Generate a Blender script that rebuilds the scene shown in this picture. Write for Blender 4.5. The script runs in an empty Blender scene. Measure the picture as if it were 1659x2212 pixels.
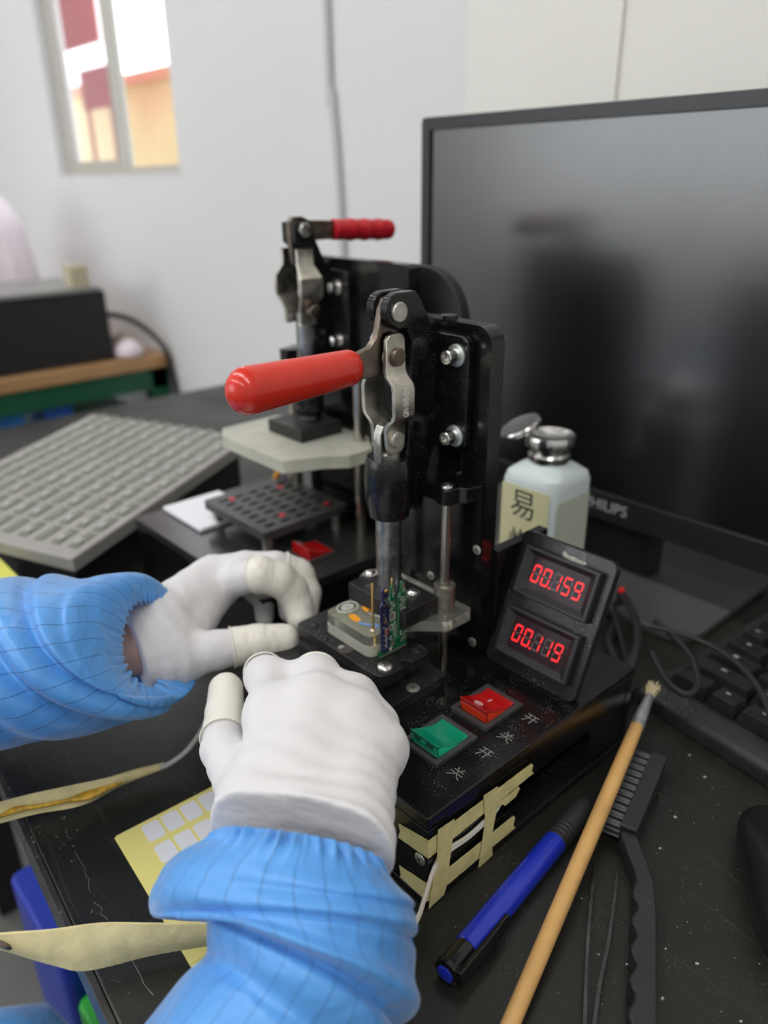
import bpy, bmesh, math, random
import numpy as np
from mathutils import Vector, Matrix

random.seed(7)
rng = np.random.default_rng(7)
S = 0.0011            # one drawing unit (u) in metres; all sizes below are in u
scene = bpy.context.scene
COL = scene.collection

# ------------------------------------------------------------------ camera
CAM_POS = (-168.10, -162.76, 286.90)
CAM_R = ((0.74114994, -0.67126072, -0.01028681),     # right
         (0.2750925, 0.28968549, 0.91673684),        # up
         (0.61238949, 0.68226928, -0.39935917))      # forward
cam_data = bpy.data.cameras.new('camera')
cam = bpy.data.objects.new('camera', cam_data)
COL.objects.link(cam)
scene.camera = cam
r_, u_, f_ = [Vector(v) for v in CAM_R]
m = Matrix((r_, u_, -f_)).transposed().to_4x4()
m.translation = Vector(CAM_POS) * S
cam.matrix_world = m
cam_data.sensor_fit = 'HORIZONTAL'
cam_data.sensor_width = 36.0
cam_data.lens = 36.0 * 1655.0 / 1659.0
cam_data.clip_start = 0.01
cam_data.clip_end = 60
cam_data.dof.use_dof = True
cam_data.dof.focus_distance = 318 * S
cam_data.dof.aperture_fstop = 7.5

# ------------------------------------------------------------------ view, world
scene.view_settings.view_transform = 'Standard'
scene.view_settings.look = 'None'
scene.view_settings.gamma = 1.0
scene.view_settings.use_curve_mapping = False
scene.view_settings.exposure = -0.22
world = bpy.data.worlds.new('daylight_sky')
scene.world = world
world.use_nodes = True
wn = world.node_tree.nodes
wn['Background'].inputs['Color'].default_value = (0.95, 0.97, 1.0, 1)
wn['Background'].inputs['Strength'].default_value = 4.0

# ------------------------------------------------------------------ helpers
ORIG = {}

def link(o, parent=None, origin=(0, 0, 0)):
    """link o; origin is its world position in u"""
    COL.objects.link(o)
    origin = Vector(origin)
    ORIG[o.name] = origin
    if parent is not None:
        o.parent = parent
        o.location = (origin - ORIG[parent.name]) * S
    else:
        o.location = origin * S
    return o

def tag(o, label=None, cat=None, group=None, kind=None):
    if label: o['label'] = label
    if cat: o['category'] = cat
    if group: o['group'] = group
    if kind: o['kind'] = kind
    return o

def thing(name, origin, label, cat, group=None):
    o = bpy.data.objects.new(name, None)
    o.empty_display_size = 0.01
    link(o, None, origin)
    return tag(o, label, cat, group)

def frame_from(axis, up=(0, 0, 1)):
    a = Vector(axis).normalized()
    u = Vector(up)
    if abs(a.dot(u.normalized())) > 0.98:
        u = Vector((0, 1, 0)) if abs(a.y) < 0.9 else Vector((1, 0, 0))
    x = u.cross(a).normalized()
    y = a.cross(x)
    return x, y, a

class MB:
    """collects geometry in world u coordinates, becomes ONE mesh object"""
    def __init__(self):
        self.v = []; self.f = []; self.uv = None
    def add(self, vs, fs):
        b = len(self.v)
        self.v += [tuple(p) for p in vs]
        self.f += [tuple(i + b for i in f) for f in fs]
        return self
    def box(self, x0, x1, y0, y1, z0, z1):
        vs = [(x, y, z) for z in (z0, z1) for y in (y0, y1) for x in (x0, x1)]
        return self.add(vs, [(0, 2, 3, 1), (4, 5, 7, 6), (0, 1, 5, 4), (2, 6, 7, 3), (0, 4, 6, 2), (1, 3, 7, 5)])
    def obox(self, c, ax, ay, az):
        c, ax, ay, az = map(Vector, (c, ax, ay, az))
        vs = [c + i * ax + j * ay + k * az for k in (-1, 1) for j in (-1, 1) for i in (-1, 1)]
        return self.add(vs, [(0, 2, 3, 1), (4, 5, 7, 6), (0, 1, 5, 4), (2, 6, 7, 3), (0, 4, 6, 2), (1, 3, 7, 5)])
    def lathe(self, c, axis, prof, n=28, ex=1.0, ey=1.0, up=(0, 0, 1), caps=True):
        """prof = [(distance along axis, radius)...]"""
        x, y, a = frame_from(axis, up)
        c = Vector(c)
        vs = []
        for d, r in prof:
            for i in range(n):
                t = 2 * math.pi * i / n
                vs.append(c + a * d + x * (r * ex * math.cos(t)) + y * (r * ey * math.sin(t)))
        fs = []
        for k in range(len(prof) - 1):
            for i in range(n):
                j = (i + 1) % n
                fs.append((k * n + i, k * n + j, (k + 1) * n + j, (k + 1) * n + i))
        if caps:
            fs.append(tuple(reversed(range(n))))
            fs.append(tuple(range((len(prof) - 1) * n, len(prof) * n)))
        return self.add(vs, fs)
    def cyl(self, a, b, r, n=24, r2=None):
        a, b = Vector(a), Vector(b)
        return self.lathe(a, b - a, [(0, r), ((b - a).length, r if r2 is None else r2)], n)
    def tube(self, pts, r, n=10, closed=False):
        pts = [Vector(p) for p in pts]
        m_ = len(pts)
        rr = r if isinstance(r, (list, tuple)) else [r] * m_
        vs = []; fs = []
        up = Vector((0.13, 0.21, 0.97))
        xprev = None
        for k, p in enumerate(pts):
            t = (pts[(k + 1) % m_] - pts[k - 1]) if closed else (pts[min(k + 1, m_ - 1)] - pts[max(k - 1, 0)])
            t.normalize()
            if xprev is None:
                x = up.cross(t).normalized()
            else:
                x = (xprev - t * xprev.dot(t)).normalized()
            y = t.cross(x)
            xprev = x
            for i in range(n):
                q = 2 * math.pi * i / n
                vs.append(p + (x * math.cos(q) + y * math.sin(q)) * rr[k])
        for k in range(m_ if closed else m_ - 1):
            k2 = (k + 1) % m_
            for i in range(n):
                j = (i + 1) % n
                fs.append((k * n + i, k * n + j, k2 * n + j, k2 * n + i))
        if not closed:
            fs.append(tuple(reversed(range(n))))
            fs.append(tuple(range((m_ - 1) * n, m_ * n)))
        return self.add(vs, fs)
    def plate(self, outline, o, ax, ay, az, holes=()):
        """2D outline (with holes) in the frame o, ax, ay; extruded by az"""
        o, ax, ay, az = map(Vector, (o, ax, ay, az))
        bm = bmesh.new()
        edges = []
        for loop in [outline] + list(holes):
            vs = [bm.verts.new(o + ax * p[0] + ay * p[1]) for p in loop]
            for i in range(len(vs)):
                edges.append(bm.edges.new((vs[i], vs[(i + 1) % len(vs)])))
        if holes:
            bmesh.ops.triangle_fill(bm, edges=edges, use_beauty=True, use_dissolve=False)
        else:
            bm.faces.new(vs)
        geo = bmesh.ops.extrude_face_region(bm, geom=bm.faces[:])
        bmesh.ops.translate(bm, vec=az, verts=[g for g in geo['geom'] if isinstance(g, bmesh.types.BMVert)])
        bmesh.ops.recalc_face_normals(bm, faces=bm.faces[:])
        bm.verts.index_update()
        self.add([v.co.copy() for v in bm.verts], [[v.index for v in f.verts] for f in bm.faces])
        bm.free()
        return self
    def build(self, name, mat, parent=None, origin=None, bevel=0.0, smooth=True, seg=2, angle=35):
        vs = np.array(self.v, float)
        if origin is None:
            if parent is not None:
                origin = ORIG[parent.name]
            else:
                lo, hi = vs.min(0), vs.max(0)
                origin = ((lo[0] + hi[0]) / 2, (lo[1] + hi[1]) / 2, lo[2])
        origin = Vector(origin)
        me = bpy.data.meshes.new(name)
        me.from_pydata(((vs - np.array(origin)) * S).tolist(), [], self.f)
        me.materials.append(mat)
        if self.uv is not None:
            lay = me.uv_layers.new(name='uv')
            for lp in me.loops:
                lay.data[lp.index].uv = self.uv[lp.vertex_index]
        o = bpy.data.objects.new(name, me)
        link(o, parent, origin)
        if smooth:
            me.polygons.foreach_set('use_smooth', [True] * len(me.polygons))
            if not bevel and angle < 180:
                me.set_sharp_from_angle(angle=math.radians(angle))
        if bevel:
            md = o.modifiers.new('bevel', 'BEVEL')
            md.width = bevel * S
            md.segments = seg
            md.limit_method = 'ANGLE'
            md.angle_limit = math.radians(35)
            md.harden_normals = True
        return o

def rrect(x0, x1, y0, y1, r, n=5):
    """rounded rectangle outline; r may be one radius or four (x0y0, x1y0, x1y1, x0y1)"""
    rs = r if isinstance(r, (list, tuple)) else [r] * 4
    out = []
    for (cx, cy, a0, rr) in ((x0 + rs[0], y0 + rs[0], 180, rs[0]), (x1 - rs[1], y0 + rs[1], 270, rs[1]),
                             (x1 - rs[2], y1 - rs[2], 0, rs[2]), (x0 + rs[3], y1 - rs[3], 90, rs[3])):
        if rr <= 0:
            out.append((cx, cy)); continue
        for i in range(n + 1):
            a = math.radians(a0 + 90 * i / n)
            out.append((cx + rr * math.cos(a), cy + rr * math.sin(a)))
    return out

def circle(cx, cy, r, n=20):
    return [(cx + r * math.cos(2 * math.pi * i / n), cy + r * math.sin(2 * math.pi * i / n)) for i in range(n)]

def catmull(pts, n=8):
    P = [np.array(p, float) for p in pts]
    P = [2 * P[0] - P[1]] + P + [2 * P[-1] - P[-2]]
    out = []
    for i in range(1, len(P) - 2):
        for k in range(n):
            t = k / n
            out.append(0.5 * (2 * P[i] + (P[i + 1] - P[i - 1]) * t + (2 * P[i - 1] - 5 * P[i] + 4 * P[i + 1] - P[i + 2]) * t * t
                              + (3 * P[i] - P[i - 1] - 3 * P[i + 1] + P[i + 2]) * t ** 3))
    out.append(P[-2])
    return out

def dup(o, parent=None, origin=None):
    c = o.copy()
    COL.objects.link(c)
    og = Vector(origin) if origin is not None else ORIG[o.name]
    ORIG[c.name] = og
    c.parent = parent
    c.location = (og - (ORIG[parent.name] if parent else Vector())) * S
    return c

def text_mesh(body, size, name, mat, parent, o, ax, ay, extrude=0.1, center=True, sx=1.0):
    """a flat text mesh: o centre (world u), ax/ay unit directions of writing and letter height"""
    cu = bpy.data.curves.new(name, 'FONT')
    cu.body = body
    cu.size = size
    cu.extrude = extrude
    cu.align_x = 'CENTER' if center else 'LEFT'
    cu.align_y = 'CENTER'
    cu.resolution_u = 3
    tmp = bpy.data.objects.new(name + '_curve', cu)
    COL.objects.link(tmp)
    dg = bpy.context.evaluated_depsgraph_get()
    me = bpy.data.meshes.new_from_object(tmp.evaluated_get(dg))
    bpy.data.objects.remove(tmp)
    bpy.data.curves.remove(cu)
    ax, ay = Vector(ax).normalized(), Vector(ay).normalized()
    az = ax.cross(ay)
    mt = Matrix((ax * sx, ay, az)).transposed().to_4x4()
    me.transform(Matrix.Scale(S, 4) @ mt)
    me.materials.clear()
    me.materials.append(mat)
    ob = bpy.data.objects.new(name, me)
    link(ob, parent, o)
    return ob

# ------------------------------------------------------------------ materials
MATS = {}
def mat(name, color, rough=0.5, metal=0.0, spec=0.5, bump=0.0, bscale=200.0, vary=0.0, vscale=60.0,
        dust=0.0, dscale=900.0, dcol=(0.55, 0.54, 0.5), emit=None, estr=0.0, trans=0.0, ior=1.45, sheen=0.0,
        rvary=0.0, stretch=None, sss=0.0, coat=0.0, alpha=1.0, dark=0.0, bdist=0.0006):
    """principled material; vary: colour mottling, dust: light specks, bump: fine relief"""
    m_ = bpy.data.materials.new(name)
    m_.use_nodes = True
    nt = m_.node_tree
    N, L = nt.nodes, nt.links
    b = N['Principled BSDF']
    b.inputs['Roughness'].default_value = rough
    b.inputs['Metallic'].default_value = metal
    b.inputs['Specular IOR Level'].default_value = spec
    b.inputs['IOR'].default_value = ior
    b.inputs['Transmission Weight'].default_value = trans
    b.inputs['Sheen Weight'].default_value = sheen
    b.inputs['Coat Weight'].default_value = coat
    b.inputs['Coat Roughness'].default_value = 0.12
    b.inputs['Alpha'].default_value = alpha
    if sss:
        b.inputs['Subsurface Weight'].default_value = sss
        b.inputs['Subsurface Radius'].default_value = (0.004, 0.003, 0.0025)
        b.inputs['Subsurface Scale'].default_value = 0.5
    if emit:
        b.inputs['Emission Color'].default_value = (*emit, 1)
        b.inputs['Emission Strength'].default_value = estr
    tc = N.new('ShaderNodeTexCoord')
    vec = tc.outputs['Object']
    if stretch:
        mp = N.new('ShaderNodeMapping')
        mp.inputs['Scale'].default_value = stretch
        L.new(vec, mp.inputs['Vector'])
        vec = mp.outputs['Vector']
    col = None
    rgb = N.new('ShaderNodeRGB')
    rgb.outputs[0].default_value = (*color, 1)
    col = rgb.outputs[0]
    if vary:
        nz = N.new('ShaderNodeTexNoise')
        nz.inputs['Scale'].default_value = vscale
        nz.inputs['Detail'].default_value = 5
        L.new(vec, nz.inputs['Vector'])
        rp = N.new('ShaderNodeMapRange')
        rp.inputs['From Min'].default_value = 0.3
        rp.inputs['From Max'].default_value = 0.7
        rp.inputs['To Min'].default_value = 1 - vary
        rp.inputs['To Max'].default_value = 1 + vary * 0.7
        L.new(nz.outputs['Fac'], rp.inputs['Value'])
        mx = N.new('ShaderNodeMix'); mx.data_type = 'RGBA'; mx.blend_type = 'MULTIPLY'
        mx.inputs[0].default_value = 1
        L.new(col, mx.inputs[6]); L.new(rp.outputs[0], mx.inputs[7])
        col = mx.outputs[2]
        if rvary:
            r2 = N.new('ShaderNodeMapRange')
            r2.inputs['From Min'].default_value = 0.3
            r2.inputs['From Max'].default_value = 0.7
            r2.inputs['To Min'].default_value = max(0.02, rough - rvary)
            r2.inputs['To Max'].default_value = min(1, rough + rvary)
            L.new(nz.outputs['Fac'], r2.inputs['Value'])
            L.new(r2.outputs[0], b.inputs['Roughness'])
    if dust:
        vo = N.new('ShaderNodeTexVoronoi')
        vo.inputs['Scale'].default_value = dscale
        L.new(tc.outputs['Object'], vo.inputs['Vector'])
        n2 = N.new('ShaderNodeTexNoise')
        n2.inputs['Scale'].default_value = dscale * 0.09
        n2.inputs['Detail'].default_value = 3
        L.new(tc.outputs['Object'], n2.inputs['Vector'])
        a = N.new('ShaderNodeMath'); a.operation = 'MULTIPLY'
        cl = N.new('ShaderNodeMapRange')
        cl.inputs['From Min'].default_value = 0.45; cl.inputs['From Max'].default_value = 0.75
        L.new(n2.outputs['Fac'], cl.inputs['Value'])
        cut = N.new('ShaderNodeMapRange')            # dense only at the cell centres
        cut.inputs['From Min'].default_value = 0.22; cut.inputs['From Max'].default_value = 0.12
        L.new(vo.outputs['Distance'], cut.inputs['Value'])
        L.new(cl.outputs[0], a.inputs[0]); L.new(cut.outputs[0], a.inputs[1])
        a2 = N.new('ShaderNodeMath'); a2.operation = 'MULTIPLY'; a2.inputs[1].default_value = dust
        a2.use_clamp = True
        L.new(a.outputs[0], a2.inputs[0])
        mx = N.new('ShaderNodeMix'); mx.data_type = 'RGBA'
        L.new(a2.outputs[0], mx.inputs[0]); L.new(col, mx.inputs[6])
        mx.inputs[7].default_value = (*dcol, 1)
        col = mx.outputs[2]
    L.new(col, b.inputs['Base Color'])
    if bump:
        nb = N.new('ShaderNodeTexNoise')
        nb.inputs['Scale'].default_value = bscale
        nb.inputs['Detail'].default_value = 4
        L.new(vec, nb.inputs['Vector'])
        bp = N.new('ShaderNodeBump')
        bp.inputs['Strength'].default_value = bump
        bp.inputs['Distance'].default_value = bdist
        L.new(nb.outputs['Fac'], bp.inputs['Height'])
        L.new(bp.outputs['Normal'], b.inputs['Normal'])
    MATS[name] = m_
    return m_

M_LID = mat('black_fixture_top', (0.005, 0.005, 0.0055), 0.19, vary=0.3, vscale=25, rvary=0.06, dust=0.6, dscale=800, bump=0.03, bscale=500)
M_PLATE = mat('black_phenolic', (0.005, 0.005, 0.0055), 0.17, vary=0.3, vscale=30, rvary=0.05, dust=0.22, dscale=900)
M_HOLD = mat('black_holder', (0.011, 0.011, 0.012), 0.38, vary=0.35, vscale=60, rvary=0.1, dust=0.9, dscale=700)
M_CAST = mat('black_painted_casting', (0.0055, 0.0055, 0.0065), 0.20, vary=0.4, vscale=120, rvary=0.07, dust=0.9, dscale=1500, dcol=(0.42, 0.40, 0.34), bump=0.16, bscale=220)
M_STEEL = mat('worn_steel', (0.50, 0.49, 0.45), 0.34, 1.0, vary=0.35, vscale=140, rvary=0.14, bump=0.12, bscale=300)
M_BRNST = mat('brown_stained_steel', (0.20, 0.165, 0.135), 0.36, 1.0, vary=0.4, vscale=120, rvary=0.12, bump=0.1)
M_LINK = mat('stamped_steel_link', (0.60, 0.57, 0.50), 0.36, 1.0, vary=0.28, vscale=120, rvary=0.1, bump=0.1, bscale=250)
M_CHROME = mat('bright_steel', (0.72, 0.71, 0.69), 0.20, 1.0, vary=0.1, vscale=200)
M_ROD = mat('steel_rod', (0.52, 0.49, 0.43), 0.24, 1.0, vary=0.2, vscale=50, rvary=0.06, stretch=(1, 1, 0.2))
M_SHAFT = mat('grey_steel_shaft', (0.30, 0.31, 0.32), 0.33, 1.0, vary=0.45, vscale=130, rvary=0.12, bump=0.1)
M_ZINC = mat('zinc_washer', (0.62, 0.66, 0.64), 0.38, 0.9, vary=0.12)
M_PIN = mat('dull_nickel_pin', (0.56, 0.55, 0.49), 0.42, 0.9, vary=0.2, vscale=300)
M_RED = mat('red_vinyl_grip', (0.62, 0.028, 0.013), 0.22, vary=0.06, vscale=40, bump=0.10, bscale=35, spec=0.5, coat=0.25)
M_RED2 = mat('dark_red_grip', (0.50, 0.010, 0.022), 0.35)
M_GOLD = mat('gold_pin', (0.80, 0.52, 0.18), 0.25, 1.0)
M_ACRY = mat('clear_acrylic', (0.88, 0.89, 0.80), 0.16, trans=0.93, ior=1.35, vary=0.06, vscale=50, dust=0.25, dscale=700, dcol=(0.25, 0.24, 0.2))
M_ACRYE = mat('frosted_acrylic', (0.80, 0.80, 0.70), 0.42, trans=0.62, ior=1.35, vary=0.1, vscale=70)
M_KAPT = mat('amber_tape', (0.80, 0.34, 0.02), 0.35, vary=0.25, vscale=300)
M_BLUEW = mat('blue_wire', (0.12, 0.30, 0.75), 0.4)
M_SILK = mat('white_silkscreen', (0.70, 0.72, 0.68), 0.5)
M_PCBG = mat('green_solder_mask', (0.008, 0.10, 0.040), 0.30, vary=0.2, vscale=300, rvary=0.08)
M_PCBE = mat('tan_laminate', (0.42, 0.40, 0.30), 0.5)
M_PCBB = mat('dark_blue_solder_mask', (0.010, 0.015, 0.065), 0.3, vary=0.3, vscale=400)
M_TIN = mat('tinned_pad', (0.52, 0.48, 0.38), 0.35, 0.8)
M_CHIP = mat('component_body', (0.06, 0.05, 0.05), 0.4)
M_METER = mat('meter_plastic', (0.020, 0.022, 0.024), 0.42, vary=0.15, bump=0.05, bscale=900, dust=0.35, dscale=900)
M_WIN = mat('smoked_display', (0.030, 0.017, 0.021), 0.16, vary=0.1, dust=0.3, dscale=1200, spec=0.22)
M_SEG = mat('lit_red_segment', (0.9, 0.02, 0.02), 0.4, emit=(1.0, 0.022, 0.03), estr=1.25)
M_SEGOFF = mat('unlit_segment', (0.10, 0.075, 0.08), 0.35)
M_BEZEL = mat('switch_bezel', (0.040, 0.040, 0.040), 0.45, vary=0.1, bump=0.08, bscale=900)
M_GREEN = mat('translucent_green_rocker', (0.004, 0.26, 0.145), 0.16, trans=0.15, coat=0.4, ior=1.45)
M_REDR = mat('translucent_red_rocker', (0.42, 0.006, 0.006), 0.16, trans=0.15, coat=0.4, ior=1.45)
M_WHITE = mat('white_print', (0.80, 0.80, 0.78), 0.5)
M_ENGR = mat('scratched_engraving', (0.22, 0.22, 0.21), 0.5, vary=0.4, vscale=500)
M_TAPE = mat('masking_tape', (0.66, 0.59, 0.27), 0.75, vary=0.12, vscale=160, bump=0.5, bscale=450, stretch=(1, 1, 1))
M_TAPE2 = mat('crepe_tape_wrap', (0.70, 0.61, 0.32), 0.8, vary=0.16, vscale=110, bump=0.6, bscale=330)
M_CREAM = mat('cream_cable', (0.62, 0.57, 0.50), 0.45)
M_GREYC = mat('grey_cable', (0.42, 0.42, 0.41), 0.40)
M_BLACKC = mat('black_cable', (0.018, 0.018, 0.019), 0.45)
M_BLUEP = mat('blue_pen_plastic', (0.012, 0.030, 0.42), 0.28, coat=0.2)
M_BLACKP = mat('gloss_black_plastic', (0.008, 0.008, 0.009), 0.18)
M_RUBB = mat('black_rubber', (0.018, 0.018, 0.018), 0.62, bump=0.05, bscale=600)
M_WOOD = mat('bamboo_wood', (0.60, 0.35, 0.125), 0.38, vary=0.14, vscale=45, bump=0.05)
M_FERR = mat('aluminium_ferrule', (0.55, 0.56, 0.58), 0.38, 0.85, vary=0.15)
M_BRIST = mat('pale_bristle', (0.62, 0.53, 0.34), 0.8)
M_NYLON = mat('black_nylon_bristle', (0.045, 0.047, 0.05), 0.40)
M_BRUSH = mat('black_brush_plastic', (0.022, 0.023, 0.025), 0.42, vary=0.15, vscale=60, dust=0.3, dscale=500)
M_TWEEZ = mat('dark_tweezer_steel', (0.10, 0.10, 0.10), 0.35, 0.8, vary=0.4, vscale=100)
M_MOUSE = mat('satin_black_mouse', (0.010, 0.010, 0.011), 0.30)
M_KEYB = mat('dusty_keyboard', (0.020, 0.020, 0.021), 0.50, vary=0.35, vscale=70, dust=0.9, dscale=330, dcol=(0.30, 0.29, 0.25))
M_KEY = mat('worn_keycap', (0.016, 0.016, 0.017), 0.36, vary=0.3, vscale=120, dust=0.8, dscale=450, dcol=(0.30, 0.28, 0.22))
M_MONB = mat('monitor_bezel', (0.020, 0.020, 0.022), 0.34)
M_SCREEN = mat('matte_dark_screen', (0.004, 0.004, 0.005), 0.26, spec=1.0, ior=1.7)
M_LOGO = mat('grey_logo', (0.45, 0.45, 0.46), 0.4)
M_BOTT = mat('frosted_white_bottle', (0.60, 0.68, 0.68), 0.35, sss=0.15)
M_LABEL = mat('yellowed_label', (0.62, 0.60, 0.36), 0.6)
M_INK = mat('black_ink', (0.03, 0.03, 0.03), 0.6)
M_WALL = mat('white_painted_wall', (0.66, 0.665, 0.67), 0.75, vary=0.05, vscale=1.3)
M_WALLW = mat('warm_painted_pillar', (0.70, 0.69, 0.655), 0.75, vary=0.04, vscale=1.5)
M_CEIL = mat('white_ceiling', (0.80, 0.80, 0.80), 0.8)
M_FLOOR = mat('grey_floor', (0.11, 0.11, 0.105), 0.5, vary=0.2, vscale=4)
M_FRAME = mat('grey_window_frame', (0.42, 0.40, 0.36), 0.45)
M_GLASS = mat('window_glass', (0.95, 0.97, 0.97), 0.02, trans=1.0, ior=1.02)
M_GLASSR = mat('hazy_window_glass', (0.90, 0.90, 0.92), 0.12, trans=0.9, ior=1.02)
M_GREENF = mat('green_steel_frame', (0.008, 0.085, 0.040), 0.4)
M_WTOP = mat('brown_wood_top', (0.42, 0.24, 0.11), 0.45, vary=0.2, vscale=8)
M_BLKBOX = mat('matte_black_case', (0.012, 0.012, 0.013), 0.5)
M_TRAY = mat('grey_tray', (0.30, 0.29, 0.275), 0.55, vary=0.12, vscale=20)
M_TPCB = mat('tray_board_mask', (0.17, 0.185, 0.15), 0.45, vary=0.35, vscale=160)
M_BLUEB = mat('blue_bin_plastic', (0.010, 0.035, 0.36), 0.35)
M_LBLUE = mat('light_blue_bin_plastic', (0.03, 0.22, 0.62), 0.4)
M_GREENB = mat('green_plastic', (0.02, 0.40, 0.04), 0.4)
M_PINKW = mat('pinkish_white_cloth', (0.80, 0.72, 0.78), 0.8)
M_SKIN = mat('skin', (0.55, 0.34, 0.25), 0.5, sss=0.2, vary=0.08, vscale=60)
M_COT = mat('latex_finger_cot', (0.72, 0.70, 0.63), 0.36, sss=0.25, bump=0.10, bscale=110, stretch=(1, 1, 1), vary=0.0, vscale=80, bdist=0.0012)
M_SHEET = mat('yellow_release_paper', (0.76, 0.69, 0.24), 0.45)
M_STICK = mat('white_sticker', (0.72, 0.73, 0.78), 0.55)
M_SCRAP = mat('torn_paper', (0.30, 0.28, 0.24), 0.7, vary=0.3, vscale=200)
M_LAMP = mat('lamp_diffuser', (0.9, 0.9, 0.9), 0.5, emit=(1.0, 0.98, 0.95), estr=6.0)
M_LAMPH = mat('white_lamp_housing', (0.8, 0.8, 0.8), 0.5)

def glove_material():
    m_ = mat('white_knit_cotton', (0.63, 0.62, 0.635), 0.92, sheen=0.25, sss=0.12)
    nt = m_.node_tree; N, L = nt.nodes, nt.links
    b = N['Principled BSDF']
    tc = N.new('ShaderNodeTexCoord')
    n1 = N.new('ShaderNodeTexNoise'); n1.inputs['Scale'].default_value = 55; n1.inputs['Detail'].default_value = 3
    mp = N.new('ShaderNodeMapping'); mp.inputs['Scale'].default_value = (0.45, 0.9, 1.7); mp.inputs['Rotation'].default_value = (0.3, 0.5, 0.75)
    L.new(tc.outputs['Object'], mp.inputs['Vector']); L.new(mp.outputs['Vector'], n1.inputs['Vector'])
    w = N.new('ShaderNodeTexWave'); w.inputs['Scale'].default_value = 520; w.inputs['Distortion'].default_value = 1.2
    L.new(tc.outputs['Object'], w.inputs['Vector'])
    n2 = N.new('ShaderNodeTexNoise'); n2.inputs['Scale'].default_value = 2200; n2.inputs['Detail'].default_value = 2
    L.new(tc.outputs['Object'], n2.inputs['Vector'])
    b1 = N.new('ShaderNodeBump'); b1.inputs['Strength'].default_value = 0.55; b1.inputs['Distance'].default_value = 0.0035
    L.new(n1.outputs['Fac'], b1.inputs['Height'])
    b2 = N.new('ShaderNodeBump'); b2.inputs['Strength'].default_value = 0.16; b2.inputs['Distance'].default_value = 0.0004
    L.new(w.outputs['Fac'], b2.inputs['Height']); L.new(b1.outputs['Normal'], b2.inputs['Normal'])
    b3 = N.new('ShaderNodeBump'); b3.inputs['Strength'].default_value = 0.30; b3.inputs['Distance'].default_value = 0.0004
    L.new(n2.outputs['Fac'], b3.inputs['Height']); L.new(b2.outputs['Normal'], b3.inputs['Normal'])
    L.new(b3.outputs['Normal'], b.inputs['Normal'])
    return m_
M_GLOVE = glove_material()

def smock_material():
    """sky-blue anti-static cloth; the dark conductive threads run along the sleeve (uv.x counts stripes)"""
    m_ = bpy.data.materials.new('blue_striped_smock_cloth')
    m_.use_nodes = True
    nt = m_.node_tree; N, L = nt.nodes, nt.links
    b = N['Principled BSDF']
    b.inputs['Roughness'].default_value = 0.38
    b.inputs['Sheen Weight'].default_value = 0.3
    b.inputs['Sheen Roughness'].default_value = 0.4
    uv = N.new('ShaderNodeUVMap'); uv.uv_map = 'uv'
    sx = N.new('ShaderNodeSeparateXYZ'); L.new(uv.outputs[0], sx.inputs[0])
    fr = N.new('ShaderNodeMath'); fr.operation = 'FRACT'; L.new(sx.outputs[0], fr.inputs[0])
    lt = N.new('ShaderNodeMath'); lt.operation = 'LESS_THAN'; lt.inputs[1].default_value = 0.042
    L.new(fr.outputs[0], lt.inputs[0])
    fy = N.new('ShaderNodeMath'); fy.operation = 'MULTIPLY'; fy.inputs[1].default_value = 160; L.new(sx.outputs[1], fy.inputs[0])
    fy2 = N.new('ShaderNodeMath'); fy2.operation = 'FRACT'; L.new(fy.outputs[0], fy2.inputs[0])
    ds = N.new('ShaderNodeMath'); ds.operation = 'LESS_THAN'; ds.inputs[1].default_value = 0.72; L.new(fy2.outputs[0], ds.inputs[0])
    mu = N.new('ShaderNodeMath'); mu.operation = 'MULTIPLY'; L.new(lt.outputs[0], mu.inputs[0]); L.new(ds.outputs[0], mu.inputs[1])
    m8 = N.new('ShaderNodeMath'); m8.operation = 'MULTIPLY'; m8.inputs[1].default_value = 0.8; L.new(mu.outputs[0], m8.inputs[0])
    tc = N.new('ShaderNodeTexCoord')
    nz = N.new('ShaderNodeTexNoise'); nz.inputs['Scale'].default_value = 14; nz.inputs['Detail'].default_value = 4
    L.new(tc.outputs['Object'], nz.inputs['Vector'])
    cr = N.new('ShaderNodeMix'); cr.data_type = 'RGBA'
    cr.inputs[6].default_value = (0.060, 0.25, 0.66, 1); cr.inputs[7].default_value = (0.11, 0.36, 0.76, 1)
    L.new(nz.outputs['Fac'], cr.inputs[0])
    mx = N.new('ShaderNodeMix'); mx.data_type = 'RGBA'
    L.new(m8.outputs[0], mx.inputs[0]); L.new(cr.outputs[2], mx.inputs[6]); mx.inputs[7].default_value = (0.006, 0.025, 0.09, 1)
    L.new(mx.outputs[2], b.inputs['Base Color'])
    n1 = N.new('ShaderNodeTexNoise'); n1.inputs['Scale'].default_value = 38; n1.inputs['Detail'].default_value = 3; n1.inputs['Distortion'].default_value = 0.6
    L.new(tc.outputs['Object'], n1.inputs['Vector'])
    b1 = N.new('ShaderNodeBump'); b1.inputs['Strength'].default_value = 0.5; b1.inputs['Distance'].default_value = 0.006
    L.new(n1.outputs['Fac'], b1.inputs['Height'])
    n2 = N.new('ShaderNodeTexNoise'); n2.inputs['Scale'].default_value = 2500
    L.new(tc.outputs['Object'], n2.inputs['Vector'])
    b2 = N.new('ShaderNodeBump'); b2.inputs['Strength'].default_value = 0.12; b2.inputs['Distance'].default_value = 0.0002
    L.new(n2.outputs['Fac'], b2.inputs['Height']); L.new(b1.outputs['Normal'], b2.inputs['Normal'])
    L.new(b2.outputs['Normal'], b.inputs['Normal'])
    return m_
M_SMOCK = smock_material()

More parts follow.
